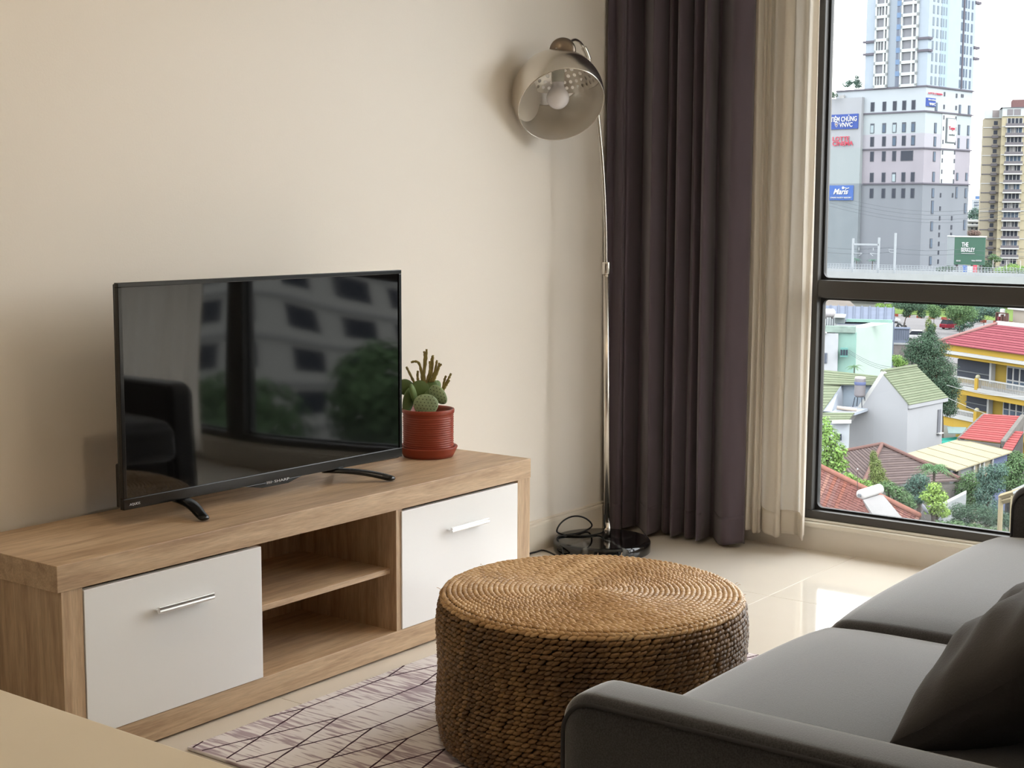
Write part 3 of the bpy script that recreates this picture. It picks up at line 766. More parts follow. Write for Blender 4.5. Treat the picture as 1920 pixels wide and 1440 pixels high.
top_m = straw('golden_braided_straw', srgb(158, 122, 80), srgb(200, 162, 114), srgb(226, 194, 150))
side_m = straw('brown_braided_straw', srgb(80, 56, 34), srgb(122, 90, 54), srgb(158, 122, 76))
core_m = mat('dark_straw_core', srgb(60, 42, 26), rough=0.95)
PX, PY, PZ0, PZ1, PR = 2.668, 1.768, RZ + 0.0015, 0.356, 0.336
pouf = thing('woven_pouf', 'round braided straw pouf standing on the rug between sofa and cabinet', 'pouf', (PX, PY, PZ0))
def prad(t): return PR + 0.010 * math.sin(PI * min(1, max(0, t))) ** 0.7 + 0.004 * math.sin(t * 9)
bm = bmesh.new(); lathe(bm, [(0, PZ0 + 0.004), (PR - 0.012, PZ0 + 0.004)] + [(prad(t / 10) - 0.007, PZ0 + 0.006 + (PZ1 - PZ0 - 0.02) * t / 10) for t in range(11)] + [(PR - 0.012, PZ1 - 0.007), (0, PZ1 - 0.006)], 72, Matrix.Translation((PX, PY, 0)))
obj('core', bm, core_m, pouf, True)
random.seed(21)
def stitch(bm, c, t, n, ln, wd, th, tilt, seg=7, rings=5):
    b = n.cross(t); t2 = t * math.cos(tilt) + b * math.sin(tilt); b2 = n.cross(t2)
    M = Matrix(((b2.x * wd, n.x * th, t2.x * ln, c.x), (b2.y * wd, n.y * th, t2.y * ln, c.y), (b2.z * wd, n.z * th, t2.z * ln, c.z), (0, 0, 0, 1)))
    ellipsoid(bm, M, seg, rings)
NR = 31
for k in range(NR):
    z = PZ0 + 0.007 + (PZ1 - 0.012 - PZ0 - 0.007) * (k + 0.5) / NR
    hh = (PZ1 - PZ0 - 0.016) / NR
    R = prad(k / (NR - 1)); n_ = int(2 * PI * R / 0.0150); bm = bmesh.new(); off = random.random()
    for i in range(n_):
        a = 2 * PI * (i + off) / n_ + random.uniform(-0.05, 0.05) * 0.2
        nv = Vector((math.cos(a), math.sin(a), 0)); tv_ = Vector((-math.sin(a), math.cos(a), 0))
        c = Vector((PX, PY, z + random.uniform(-0.0007, 0.0007))) + nv * (R - 0.0035 + random.uniform(-0.001, 0.0012))
        stitch(bm, c, tv_, nv, 0.0118, hh * 0.52, 0.0074, (0.40 if k % 2 else 0.32) + random.uniform(-0.12, 0.12))
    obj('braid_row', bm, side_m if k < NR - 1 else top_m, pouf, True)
RW = 0.0113
nr = int((PR - 0.002) / RW)
for k in range(nr):
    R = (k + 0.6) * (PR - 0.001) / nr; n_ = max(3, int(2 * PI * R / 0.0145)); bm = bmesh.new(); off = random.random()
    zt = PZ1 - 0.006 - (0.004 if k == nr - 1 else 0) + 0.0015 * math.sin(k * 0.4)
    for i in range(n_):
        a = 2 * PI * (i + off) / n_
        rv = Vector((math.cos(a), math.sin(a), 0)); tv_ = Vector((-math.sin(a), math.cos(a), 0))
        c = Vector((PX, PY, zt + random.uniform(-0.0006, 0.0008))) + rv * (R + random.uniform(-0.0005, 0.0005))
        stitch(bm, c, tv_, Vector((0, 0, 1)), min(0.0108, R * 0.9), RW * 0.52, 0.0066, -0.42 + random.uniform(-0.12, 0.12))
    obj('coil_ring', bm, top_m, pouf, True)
bm = bmesh.new()
for q in range(40):                                          # loose straw ends
    a = random.uniform(0, 2 * PI); zz = random.choice([PZ1 - 0.008, random.uniform(0.03, PZ1)])
    p = Vector((PX + PR * math.cos(a), PY + PR * math.sin(a), zz)); d = Vector((math.cos(a), math.sin(a), random.uniform(0, 0.9))) * random.uniform(0.004, 0.014)
    tube(bm, [p, p + d * 0.6 + Vector((0, 0, 0.002)), p + d], 0.0005, 4)
stuff(obj('straw_ends', bm, top_m, pouf))

# ================================================================ sofa
felt = bpy.data.materials.new('grey_wool_felt'); felt.use_nodes = True; MATS['felt'] = felt
nt = felt.node_tree; N = nt.nodes; L = nt.links; b = N['Principled BSDF']
b.inputs['Roughness'].default_value = 0.92; b.inputs['Specular IOR Level'].default_value = 0.15; b.inputs['Sheen Weight'].default_value = 1.0; b.inputs['Sheen Roughness'].default_value = 0.45
tc = N.new('ShaderNodeTexCoord'); nz = N.new('ShaderNodeTexNoise'); nz.inputs['Scale'].default_value = 420; nz.inputs['Detail'].default_value = 4; L.new(tc.outputs['Object'], nz.inputs['Vector'])
cr = N.new('ShaderNodeValToRGB'); cr.color_ramp.elements[0].position = 0.35; cr.color_ramp.elements[0].color = srgb(48, 48, 51); cr.color_ramp.elements[1].position = 0.65; cr.color_ramp.elements[1].color = srgb(70, 70, 73)
L.new(nz.outputs[0], cr.inputs[0]); L.new(cr.outputs[0], b.inputs['Base Color'])
bp = N.new('ShaderNodeBump'); bp.inputs['Strength'].default_value = 0.15; bp.inputs['Distance'].default_value = 0.002; L.new(nz.outputs[0], bp.inputs['Height']); L.new(bp.outputs[0], b.inputs['Normal'])
pipe_m = mat('dark_grey_piping', srgb(70, 70, 73), rough=0.9, spec=0.1)
leg_m = mat('dark_wood_leg', srgb(52, 38, 30), rough=0.5)
SX0, SX1 = 1.617, 3.65; AT = 0.112; AZ1 = 0.530; AYF, AYB = 1.128, 0.22
sofa = thing('sofa', 'charcoal grey two-seat felt sofa facing the television cabinet', 'sofa', (2.6, 0.7, 0))
for xa in (SX0, SX1 - AT):
    bm = bmesh.new()
    def df_(q, u):
        if u[2] > 0.3: q = q + Vector((0, 0, 0.004 * (1 - u[0] ** 2)))
        return q
    rbox(bm, xa, xa + AT, AYB, AYF, 0.10, AZ1, (0.022, 0.048, 0.045), 8, df_)
    arm = obj('arm', bm, felt, sofa, True)
    for side_x in (xa + 0.006, xa + AT - 0.006):             # stitched edge running round each face of the arm
        pts = [Vector((side_x, AYB + 0.03, AZ1 - 0.009)), Vector((side_x, AYF - 0.055, AZ1 - 0.009))]
        for t in range(1, 9):
            an = PI / 2 * t / 8; pts.append(Vector((side_x, AYF - 0.055 + 0.048 * math.sin(an), AZ1 - 0.057 + 0.048 * math.cos(an))))
        pts.append(Vector((side_x, AYF - 0.007, 0.13)))
        bm = bmesh.new(); tube(bm, pts, 0.0032, 8); obj('piping', bm, pipe_m, arm, True)
XI0, XI1 = SX0 + AT, SX1 - AT; XM = 2.565
bm = bmesh.new(); rbox(bm, XI0 + 0.002, XI1 - 0.002, AYB, 1.10, 0.11, 0.262, 0.02, 8); obj('seat_base', bm, felt, sofa, True)
for xa, xb, s in ((XI0 + 0.004, XM - 0.004, 1), (XM + 0.004, XI1 - 0.004, -1)):
    bm = bmesh.new(); hx = (xb - xa) / 2
    def dq(q, u):
        cx_, cy_ = 1 - abs(u[0]) ** 3.0, 1 - abs(u[1]) ** 3.0
        if u[2] > 0: q = q + Vector((0, 0, u[2] * (0.022 * cx_ * cy_ - 0.006 * (abs(u[0]) ** 6) - 0.012 * max(0, u[1]) ** 8)))
        if u[1] > 0.5: q = q + Vector((0, 0.016 * (1 - abs(u[0]) ** 2.5) * (u[1] - 0.5) * 2, 0))
        return q
    rbox(bm, xa, xb, 0.36, 1.175, 0.264, 0.418, (0.035, 0.05, 0.05), 12, dq)
    cu = obj('seat_cushion', bm, felt, sofa, True)
    z0c, yfc = 0.393, 1.156
    pts = []                                                 # piping along the inner top edge of the cushion
    xe = xb - 0.006 if s > 0 else xa + 0.006
    for k in range(21):
        y = 0.42 + (1.10 - 0.42) * k / 20; uy = (y - 0.7425) / 0.3825
        pts.append(Vector((xe, y, 0.396)))
    pts += [Vector((xe + s * -0.003, 1.13, 0.384)), Vector((xe + s * -0.006, 1.148, 0.362))]
    bm = bmesh.new(); tube(bm, pts, 0.003, 8); obj('piping', bm, pipe_m, cu, True)
bm = bmesh.new(); rbox(bm, XI0 + 0.002, XI1 - 0.002, 0.20, 0.355, 0.10, 0.80, 0.05, 8); obj('backrest', bm, felt, sofa, True)
for xx in (SX0 + 0.06, SX1 - 0.06):
    for yy in (0.30, 1.04):
        bm = bmesh.new(); lathe(bm, [(0, 0.0005), (0.015, 0.0005), (0.022, 0.112), (0, 0.112)], 20, Matrix.Translation((xx, yy, 0))); obj('leg', bm, leg_m, sofa, True)
# loose cushion leaning back in the near corner
pil_m = mat('dark_charcoal_cushion_cloth', srgb(70, 68, 68), rough=0.92, spec=0.12, sheen=0.2, bump=0.1, bscale=300)
lean = math.radians(53)
Rm = Matrix.Translation((2.20, 0.60, 0.567)) @ Matrix.Rotation(math.radians(3), 4, 'Z') @ Matrix.Rotation(lean, 4, 'X')
bm = bmesh.new()
def pil(q, u):
    ex, ez = abs(u[0]), abs(u[2])
    th = max(0.0, (1 - ex ** 2.4)) ** 0.55 * max(0.0, (1 - ez ** 2.4)) ** 0.55
    pin = 1 - 0.07 * (1 - ez ** 2) * ex ** 3; pin2 = 1 - 0.07 * (1 - ex ** 2) * ez ** 3
    wr = 0.006 * math.sin(9 * u[0] + 5 * u[2]) * (1 - ex) + 0.005 * math.sin(13 * u[2] - 7 * u[0] + 1)
    return Vector((u[0] * 0.255 * pin, (u[1] * (0.010 + 0.085 * th)) + wr * (0.2 + th) * (1 if abs(u[1]) > 0.9 else 0), u[2] * 0.225 * pin2))
rbox(bm, -0.255, 0.255, -0.08, 0.08, -0.245, 0.245, (0.02, 0.02, 0.02), 22, pil)
for v in bm.verts: v.co = Rm @ v.co
tag(obj('throw_cushion', bm, pil_m, None, True), 'plump dark charcoal cushion leaning in the near corner of the sofa', 'cushion')

# ================================================================ dining table in the foreground
tab_m = mat('beige_laminate_top', srgb(244, 230, 206), rough=0.4, var=0.02, vscale=4)
tbl = thing('dining_table', 'beige laminate table whose corner fills the near left foreground', 'table', (0.35, 1.1, 0))
boxobj('table_top', -0.1, 0.779, 0.35, 1.95, 0.722, 0.75, tab_m, tbl, bevel=0.004)
for xx in (-0.04, 0.70):
    for yy in (0.42, 1.85): boxobj('leg', xx, xx + 0.05, yy, yy + 0.05, 0.0005, 0.722, tab_m, tbl, bevel=0.003)
# ================================================================ the city beyond the window
G = -19.8                                                     # street level; the room is on an upper floor
def put(p, z): return Vector((p.x, p.y, z))
ground_m = ext('dusty_ground', 150, 152, 142, 0.40, var=0.15, vscale=0.05)
bm = bmesh.new(); box(bm, 8, 3000, -1500, 1500, G - 0.5, G); struct(obj('ground', bm, ground_m))

class Face:
    def __init__(s, o, u, n): s.o, s.u, s.n = Vector((o.x, o.y, 0)), u.normalized(), n.normalized()
    def hit(s, px, py):
        v = ray(px, py); t = (s.o - CAM).dot(s.n) / v.dot(s.n); p = CAM + v * t
        return (p - s.o).dot(s.u), p.z
    def M(s): return Matrix(((s.u.x, s.n.x, 0, s.o.x), (s.u.y, s.n.y, 0, s.o.y), (0, 0, 1, 0), (0, 0, 0, 1)))
    def add(s, bm, u0, u1, z0, z1, out, depth): box(bm, min(u0, u1), max(u0, u1), out - depth, out, z0, z1, s.M())
    def part(s, name, u0, u1, z0, z1, out, depth, m, parent, bevel=0.0):
        bm = bmesh.new(); s.add(bm, u0, u1, z0, z1, out, depth); return obj(name, bm, m, parent, bevel=bevel)
    def pix(s, name, pa, pb, out, depth, m, parent):
        u0, z1 = s.hit(*pa); u1, z0 = s.hit(*pb); return s.part(name, u0, u1, z0, z1, out, depth, m, parent)
    def text(s, body, pa, pb, out, m, parent, shear=0.0, bold=0.0):
        u0, z1 = s.hit(*pa); u1, z0 = s.hit(*pb)
        xs = 1 if (s.u.dot(ER) > 0) else -1
        Mx = s.M() @ Matrix.Translation((u0, out, z0)) @ Matrix(((xs, 0, 0, 0), (0, 0, -1 if xs > 0 else 1, 0), (0, 1, 0, 0), (0, 0, 0, 1)))
        if xs < 0: return link('lettering', text_mesh(body, abs(u1 - u0), z1 - z0, Mx, 0.05, shear, bold), m, parent)
        return link('lettering', text_mesh(body, abs(u1 - u0), z1 - z0, Mx, 0.05, shear, bold), m, parent)

pane_d = mat('dark_window_pane', srgb(84, 90, 104, 0.55 * EXT), rough=0.25, spec=0.05)
pane_l = mat('pale_window_pane', srgb(196, 214, 222, 0.6 * EXT), rough=0.4, spec=0.05)
pane_b = mat('blue_window_pane', srgb(110, 128, 150, 0.6 * EXT), rough=0.4, spec=0.05)
white_p = ext('white_facade_paint', 240, 248, 250, 0.62)

# ---------------- tall tower with the cinema podium
tower = thing('tower_block', 'tall pale blue tower on a grey podium with blue and red shop signs', 'building', put(A(1737, 400, 400), G))
TO = A(1737, 163, 400)
uL = (-ER * 22.7 + EF * 13.0).normalized(); uR = (ER * 11.9 + EF * 21.0).normalized()
nL = (-ER * 13.0 - EF * 22.7).normalized(); nR = (ER * 21.0 - EF * 11.9).normalized()
FL, FR = Face(TO, uL, nL), Face(TO, uR, nR)
def lu(px, py=200): return FL.hit(px, py)[0]
def ru(px, py=200): return FR.hit(px, py)[0]
def lz(px, py): return FL.hit(px, py)[1]
def rz(px, py): return FR.hit(px, py)[1]
WL, WR = lu(1621, 150), ru(1824, 170)
ZT = 80.0
def volume(name, wl, wr, z0, z1, m, inset=0.0, parent=tower):
    a = TO + uL * wl - nL * inset; b = TO.copy(); c = TO + uR * wr; d = TO + uL * wl + uR * wr
    bm = bmesh.new(); slab(bm, [put(p, z1) for p in (a, b, c, d)], z1 - z0); return obj(name, bm, m, parent)
blue_p = ext('pale_blue_facade', 206, 222, 240, 0.60, var=0.03, vscale=0.6)
zled = lz(1737, 161)
volume('upper_shaft', WL, WR, zled, ZT, blue_p)
lv = [(161, 207.5, ext('facade_band_ice', 222, 232, 242, 0.60)), (207.5, 249, ext('facade_band_frost', 214, 226, 232, 0.60)), (249, 277, ext('facade_band_lilac', 210, 208, 220, 0.60)),
      (277, 343.5, ext('facade_band_mauve', 192, 186, 198, 0.60, var=0.05, vscale=0.2)), (343.5, 560, ext('facade_band_grey', 158, 164, 175, 0.58, var=0.05, vscale=0.25, stretch=(1, 1, 0.05)))]
WB = lu(1568, 175)
for y0, y1, m in lv: volume('podium_band', WB, WR, lz(1734, y1) if y1 < 500 else G, lz(1734, y0), m)
ledge_m = ext('dark_ledge', 122, 118, 132, 0.55)
for y in (161.5, 208.5, 277.5, 344): 
    z = lz(1734, y)
    FL.part('ledge', -0.35, WB if y < 170 else lu(1619, y), z - 0.16, z + 0.22, 0.35, 0.5, ledge_m, tower); FR.part('ledge', -0.3, WR + 0.3, z - 0.16, z + 0.22, 0.35, 0.5, ledge_m, tower)
for y in (77.5, 100.5):
    z = lz(1624, y + 2); FL.part('ledge', lu(1641, y), lu(1619.5, y), z - 0.3, z + 0.3, 0.45, 0.6, ledge_m, tower)
    z = lz(1735, y - 6); FL.part('ledge', -0.4, lu(1722, y), z - 0.3, z + 0.3, 0.45, 0.6, ledge_m, tower); FR.part('ledge', -0.4, ru(1746, y), z - 0.3, z + 0.3, 0.45, 0.6, ledge_m, tower)
for y in (4, 89, 109.5):
    z = rz(1828, y); FR.part('cornice', WR - 0.6, WR + 2.4, z - 0.4, z + 0.3, 0.3, 1.0, ledge_m, tower)
# two projecting bays of loggias on the left face, floor by floor
FH = 21.9
loggia_m = ext('loggia_glass', 160, 162, 172, 0.6, rough=0.3, spec=0.4)
for pa, pb, pm0, pm1, yb, first in ((1639.5, 1664.5, 1656, 1658.4, 165.5, 143.5), (1688.0, 1719.5, 1708, 1711, 163.0, 141.5)):
    u0, u1 = lu(pb, 150), lu(pa, 150)
    FL.part('bay_back', u0 + 0.3, u1 - 0.3, lz(pa, yb), ZT, 0.12, 0.3, loggia_m, tower)
    for uu in (u0, u1 - 0.45): FL.part('bay_pier', uu, uu + 0.45, lz(pa, yb), ZT, 0.65, 0.65, white_p, tower)
    um = (lu(pm0, 150) + lu(pm1, 150)) / 2
    FL.part('bay_pier', um - 0.22, um + 0.22, lz(pa, yb), ZT, 0.6, 0.6, white_p, tower)
    zr, zb0 = lz((pa + pb) / 2, first), lz((pa + pb) / 2, first + 16)
    fh = lz(1690, 100) - lz(1690, 100 + FH)
    FL.part('spandrel', u0, u1, lz((pa + pb) / 2, yb), zb0, 0.65, 0.65, white_p, tower)
    for k in range(10):
        z0, z1 = zr + fh * k, zb0 + fh * (k + 1)
        if z0 > ZT - 3: break
        FL.part('spandrel', u0, u1, z0, z1, 0.65, 0.65, white_p, tower)
        if k % 3 != 1 and pa < 1650 and k in (0, 3, 6):
            for uu in (um + (u1 - um) * 0.35, um + (u1 - um) * 0.65): FL.part('window_bar', uu - 0.1, uu + 0.1, zb0 + fh * k, zr + fh * k, 0.5, 0.2, white_p, tower)
grey_rec = ext('recess_grey_blue', 186, 200, 216, 0.58)
FL.part('recess_strip', lu(1678.5, 150), lu(1664.5, 150), zled + 0.3, ZT, 0.12, 0.2, grey_rec, tower)
blue_s = ext('sky_blue_spandrel', 132, 166, 212, 0.62)
u0, u1 = lu(1691, 150), lu(1678.5, 150)
FL.part('window_strip', u0, u1, zled + 0.3, ZT, 0.10, 0.2, ext('strip_pane', 140, 150, 172, 0.55), tower)
for k in range(10):
    zc = lz(1685, 139) + fh * k
    if zc < ZT - 2: FL.part('blue_spandrel', u0, u1, zc - 0.55, zc + 0.75, 0.22, 0.3, blue_s, tower); 
    if zc < ZT - 5: FL.part('window_bar', (u0 + u1) / 2 - 0.12, (u0 + u1) / 2 + 0.12, zc + 0.75, zc + fh - 0.55, 0.2, 0.2, grey_rec, tower)
# right face of the shaft: slender windows, blue strip
FR.part('blue_strip', ru(1762.8, 120), ru(1776, 120), zled + 0.3, ZT, 0.06, 0.1, ext('light_blue_strip', 190, 216, 246, 0.62), tower)
FR.part('service_riser', ru(1802.6, 120), ru(1804.4, 120), zled + 0.3, ZT, 0.25, 0.3, ledge_m, tower)
slim_m = ext('slim_window_pane', 150, 166, 180, 0.6, rough=0.3)
for k in range(9):
    zt = rz(1755, 143 + 1) + fh * k; zb_ = zt - 2.1
    if zt > ZT: break
    for pa, pb in ((1745.5, 1748.4), (1753.2, 1756.2), (1760.6, 1763.2), (1764.4, 1767), (1769.3, 1771.6), (1799, 1801.4), (1806, 1808.6), (1811, 1813.2), (1817.6, 1820.4)):
        FR.part('window', ru(pa, 130), ru(pb, 130), zb_, zt, 0.10, 0.2, slim_m if pb < 1790 else pane_b, tower)
# podium windows, left face
cols = [(1632.6, 1639.6), (1654.8, 1661.6), (1674.0, 1681.2), (1691.8, 1699.0), (1709.2, 1716.4)]
win_w = ext('window_reveal', 110, 116, 130, 0.5)
for ri, (yt, yb, pick) in enumerate(((189.5, 207.2, 'ddddd'), (230.0, 248.6, 'lplpp'), (255, 273.6, 'ddpdp'), (283, 302, 'dddx'), (323.2, 341.2, 'ddldd'), (353, 371.4, 'ddddd'))):
    z1, z0 = lz(1678, yt), lz(1678, yb); sh = -0.012 * (yt - 230)
    for ci, (pa, pb) in enumerate(cols):
        if ri == 3 and ci == 3: pa, pb = 1690, 1713
        if ri == 3 and ci == 4: continue
        ua, ub = lu(pa + sh, yt), lu(pb + sh, yt); c = pick[min(ci, len(pick) - 1)]
        w = FL.part('window', ua, ub, z0, z1, 0.12, 0.3, win_w, tower)
        FL.part('pane', min(ua, ub) + 0.14, max(ua, ub) - 0.14, z0 + 0.14, z1 - (0.5 if c in 'lp' else 0.14), 0.16, 0.1, pane_l if c == 'l' else (pane_b if c == 'p' else pane_d), w)
# podium right face
FR.part('lift_strip', ru(1764.5, 260), ru(1791.5, 260), rz(1735, 343), rz(1735, 209), 0.10, 0.2, white_p, tower)
for pa, pb, ys in ((1750.5, 1755, ((192, 207.8), (230, 249.6), (256, 274.6), (284, 303), (322, 341), (353, 371), (376, 401), (415, 433), (447, 465), (480, 497))),
                   (1795.4, 1799, ((196, 213), (233.5, 252.5), (259, 278), (324, 338.5), (350, 372))), (1812.6, 1816.4, ((197.5, 215), (235, 254), (260, 279), (324, 339), (353, 371), (381, 400), (412, 431)))):
    for yt, yb in ys:
        w = FR.part('window', ru(pa, 260), ru(pb, 260), rz(pa, yb), rz(pa, yt), 0.12, 0.3, win_w, tower)
        FR.part('pane', ru(pa, 260) + 0.2, ru(pb, 260) - 0.2, rz(pa, yb) + 0.2, rz(pa, yt) - 0.2, 0.16, 0.1, pane_b, w)
for pa, pb, ys in ((1766.4, 1768.6, (172, 196, 216, 237, 262, 282, 297, 318, 336, 362, 387, 405, 422, 436, 453, 469, 486)), (1789.0, 1791.4, (175, 198, 218, 238, 264, 282, 298, 319, 336, 362, 405, 422, 436))):
    for y in ys: FR.part('slot_window', ru(pa, 260), ru(pb, 260), rz(pa, y + 8), rz(pa, y), 0.14, 0.3, pane_d, tower)
FR.part('slot_window', ru(1801.8, 180), ru(1806.4, 180), rz(1804, 182.6), rz(1804, 176.6), 0.12, 0.3, pane_d, tower)
# nearer left block with the big signs
BO = A(1614, 250, 408)
FB = Face(BO, uL, nL)
blk_m = ext('block_grey_plaster', 206, 210, 218, 0.57, var=0.03, vscale=0.3)
zb1 = FB.hit(1600, 183)[1]
bm = bmesh.new(); a, b = BO + uL * 24, BO; slab(bm, [put(p, zb1) for p in (a, b, b + uR * 1.35, a + uR * 1.35)], zb1 - FB.hit(1600, 278)[1]); obj('side_block', bm, blk_m, tower)
bm = bmesh.new(); slab(bm, [put(p, FB.hit(1600, 278)[1]) for p in (a, b, b + uR * 1.35, a + uR * 1.35)], FB.hit(1600, 278)[1] - FB.hit(1600, 344)[1]); obj('side_block', bm, ext('block_sage_plaster', 196, 208, 212, 0.57), tower)
bm = bmesh.new(); slab(bm, [put(p, FB.hit(1600, 344)[1]) for p in (a, b, b + uR * 1.35, a + uR * 1.35)], FB.hit(1600, 344)[1] - G); obj('side_block', bm, ext('block_slate_plaster', 162, 173, 182, 0.57, var=0.04, vscale=0.3), tower)
sign_b = ext('sign_blue', 58, 82, 168, 0.75, rough=0.5); sign_b2 = ext('sign_bright_blue', 66, 104, 190, 0.75, rough=0.5)
sign_w = ext('sign_white', 246, 246, 248, 0.75, rough=0.5); sign_r = ext('sign_red', 224, 70, 92, 0.75, rough=0.5)
s = FB.pix('signboard', (1557.5, 215.5), (1609.3, 241), 0.35, 0.4, sign_b, tower)
FB.text('TIÊM CHỦNG', (1559.5, 216.8), (1608, 227.2), 0.45, sign_w, s, bold=0.015); FB.text('VNVC', (1575.5, 230.2), (1600, 237.8), 0.45, sign_w, s, bold=0.015)
u_, z_ = FB.hit(1570, 233.5); Mx = FB.M() @ Matrix.Translation((u_, 0.45, z_))
for sc_, mm, oo in ((1.0, sign_w, 0.0), (0.78, sign_b, 0.06), (0.45, ext('crest_gold', 226, 190, 150, 0.7), 0.12)):
    bm = bmesh.new(); slab(bm, [Mx @ Vector((x * sc_, oo, z * sc_)) for x, z in ((-0.55, 0.5), (0, 0.68), (0.55, 0.5), (0.52, -0.1), (0.3, -0.5), (0, -0.75), (-0.3, -0.5), (-0.52, -0.1))], 0.08, nL); obj('crest', bm, mm, s)
FB.text('LOTTE', (1562.3, 256.6), (1593.5, 263.6), 0.3, sign_r, tower, bold=0.02); FB.text('CINEMA', (1562.3, 265.4), (1600.5, 272.6), 0.3, sign_r, tower, bold=0.02)
s = FB.pix('signboard', (1556.5, 347.8), (1600.0, 375.4), 0.35, 0.4, sign_b2, tower)
FB.text('Maris', (1564.5, 354), (1592, 364.4), 0.45, sign_w, s, shear=0.35, bold=0.02); FB.text('ONAR FAMILY RESORT', (1558.5, 369.4), (1598, 371.8), 0.45, sign_w, s, bold=0.015)
u_, z_ = FB.hit(1582.5, 352.3); bm = bmesh.new(); lathe(bm, [(0, 0.05), (0.36, 0.05), (0.36, -0.05), (0, -0.05)], 16, FB.M() @ Matrix.Translation((u_, 0.45, z_)) @ Matrix.Rotation(PI / 2, 4, 'X')); obj('moon_mark', bm, sign_w, s)
u0_, z0_ = FB.hit(1584.5, 353); bm = bmesh.new(); tube(bm, [FB.M() @ Vector((u0_ - q * 0.25, 0.45, z0_ + 0.09 * math.sin(q * 1.3))) for q in range(7)], 0.10, 6); obj('wave_mark', bm, sign_w, s)
FR.text('LOTTE CINEMA', (1739, 172.6), (1765.6, 179.0), 0.3, sign_r, tower, bold=0.02)
s = FR.pix('signboard', (1736.2, 183), (1752, 200.5), 0.35, 0.4, sign_b, tower)
FR.text('TIÊM CHỦNG', (1737.2, 185), (1751.2, 189.6), 0.45, sign_w, s, bold=0.015); FR.text('VNVC', (1739.4, 192.4), (1751, 198.6), 0.45, sign_w, s, bold=0.015)
fr_m = ext('sign_grey_frame', 120, 128, 134, 0.6)
s = FR.pix('signboard', (1773.2, 221), (1789.0, 268.8), 0.3, 0.3, fr_m, tower); FR.pix('sign_panel', (1775.2, 222.6), (1788.6, 267), 0.4, 0.3, white_p, s)
FR.text('Tops', (1776.4, 236.8), (1787.2, 246), 0.5, sign_r, s, bold=0.02); FR.text('market', (1776.6, 250.6), (1787, 254.8), 0.5, ext('sign_grey_print', 130, 138, 142, 0.6), s)

# ---------------- foliage makers
LEAVES = {}
def leaf_mat(name, r, g, b, k=0.95):
    if name in LEAVES: return LEAVES[name]
    m = bpy.data.materials.new(name); m.use_nodes = True; LEAVES[name] = m
    nt = m.node_tree; N = nt.nodes; L = nt.links; N.remove(N['Principled BSDF'])
    gm = N.new('ShaderNodeNewGeometry'); mx = N.new('ShaderNodeMix'); mx.data_type = 'RGBA'
    c = srgb(*haze_mix(r, g, b, 0.09), k * EXT); mx.inputs[6].default_value = tuple(x * 0.60 for x in c[:3]) + (1,); mx.inputs[7].default_value = tuple(min(1, x * 1.5) for x in c[:3]) + (1,)
    L.new(gm.outputs['Random Per Island'], mx.inputs[0])
    d = N.new('ShaderNodeBsdfDiffuse'); t = N.new('ShaderNodeBsdfTranslucent'); L.new(mx.outputs[2], d.inputs[0]); L.new(mx.outputs[2], t.inputs[0])
    s = N.new('ShaderNodeMixShader'); s.inputs[0].default_value = 0.3; L.new(d.outputs[0], s.inputs[1]); L.new(t.outputs[0], s.inputs[2]); L.new(s.outputs[0], N['Material Output'].inputs[0])
    return m
bark_m = ext('tree_bark', 92, 82, 74, 0.6)
def leafquad(bm, c, n, ln, wd):
    n = n.normalized(); r = Vector((random.uniform(-1, 1), random.uniform(-1, 1), random.uniform(-1, 1)))
    t = (r - n * r.dot(n)).normalized(); b = n.cross(t)
    bm.faces.new([bm.verts.new(c - t * ln), bm.verts.new(c - b * wd + n * wd * 0.2), bm.verts.new(c + t * ln), bm.verts.new(c + b * wd + n * wd * 0.2)])
def tree(name, label, d, blobs, m, leaf_px, trunk=None, cat='tree', dens=1.0, flat=1.0, group=None, base=None, ragged=0.5):
    # blobs: (px, py, rx_px, ry_px) read at forward distance d; each becomes a round clump of leaves with its own depth
    px0, py0 = trunk[0] if trunk else (blobs[0][0], blobs[0][1] + blobs[0][3] * 1.5)
    foot = A(px0, py0, d); foot.z = G if base is None else base
    t = thing(name, label, cat, foot, group)
    bm = bmesh.new(); k = d / 2850.0; leaf_px *= 0.72
    for bi, (px, py, rx, ry) in enumerate(blobs):
        c = A(px, py, d + random.uniform(-0.25, 0.25) * rx * k); R = rx * k * 1.25; Rz = ry * k * 1.25; ls = leaf_px * k
        n = int(dens * 6.5 * (rx * ry) * PI / (leaf_px * leaf_px * 0.9)) + 40
        for _ in range(min(n, 4200)):
            v = Vector((random.gauss(0, 1), random.gauss(0, 1), random.gauss(0, 1))).normalized()
            rr = random.uniform(0.45, 1.0) ** 0.5 * random.choice((0.85, 1.0, 1.0 + 0.25 * ragged))
            p = c + Vector((v.x * R, v.y * R, v.z * Rz)) * rr
            leafquad(bm, p, v + Vector((random.uniform(-.6, .6), random.uniform(-.6, .6), random.uniform(0, 1.0))), ls * random.uniform(0.6, 1.2), ls * random.uniform(0.3, 0.6))
    stuff(obj('foliage', bm, m, t, normals=False))
    bm = bmesh.new()
    path = [put(foot, foot.z)] + ([A(x, y, d) for x, y in trunk[1:]] if trunk and len(trunk) > 1 else [A(blobs[0][0], blobs[0][1], d)])
    rt = max(0.06, 0.035 * (path[-1].z - path[0].z))
    tube(bm, chaikin(path, 2), rt, 8, taper=lambda q: 1 - 0.6 * q)
    for px, py, rx, ry in blobs: tube(bm, [path[-1].lerp(path[0], 0.25), A(px, py, d)], rt * 0.4, 6, taper=lambda q: 1 - 0.6 * q)
    obj('trunk', bm, bark_m, t, True)
    return t
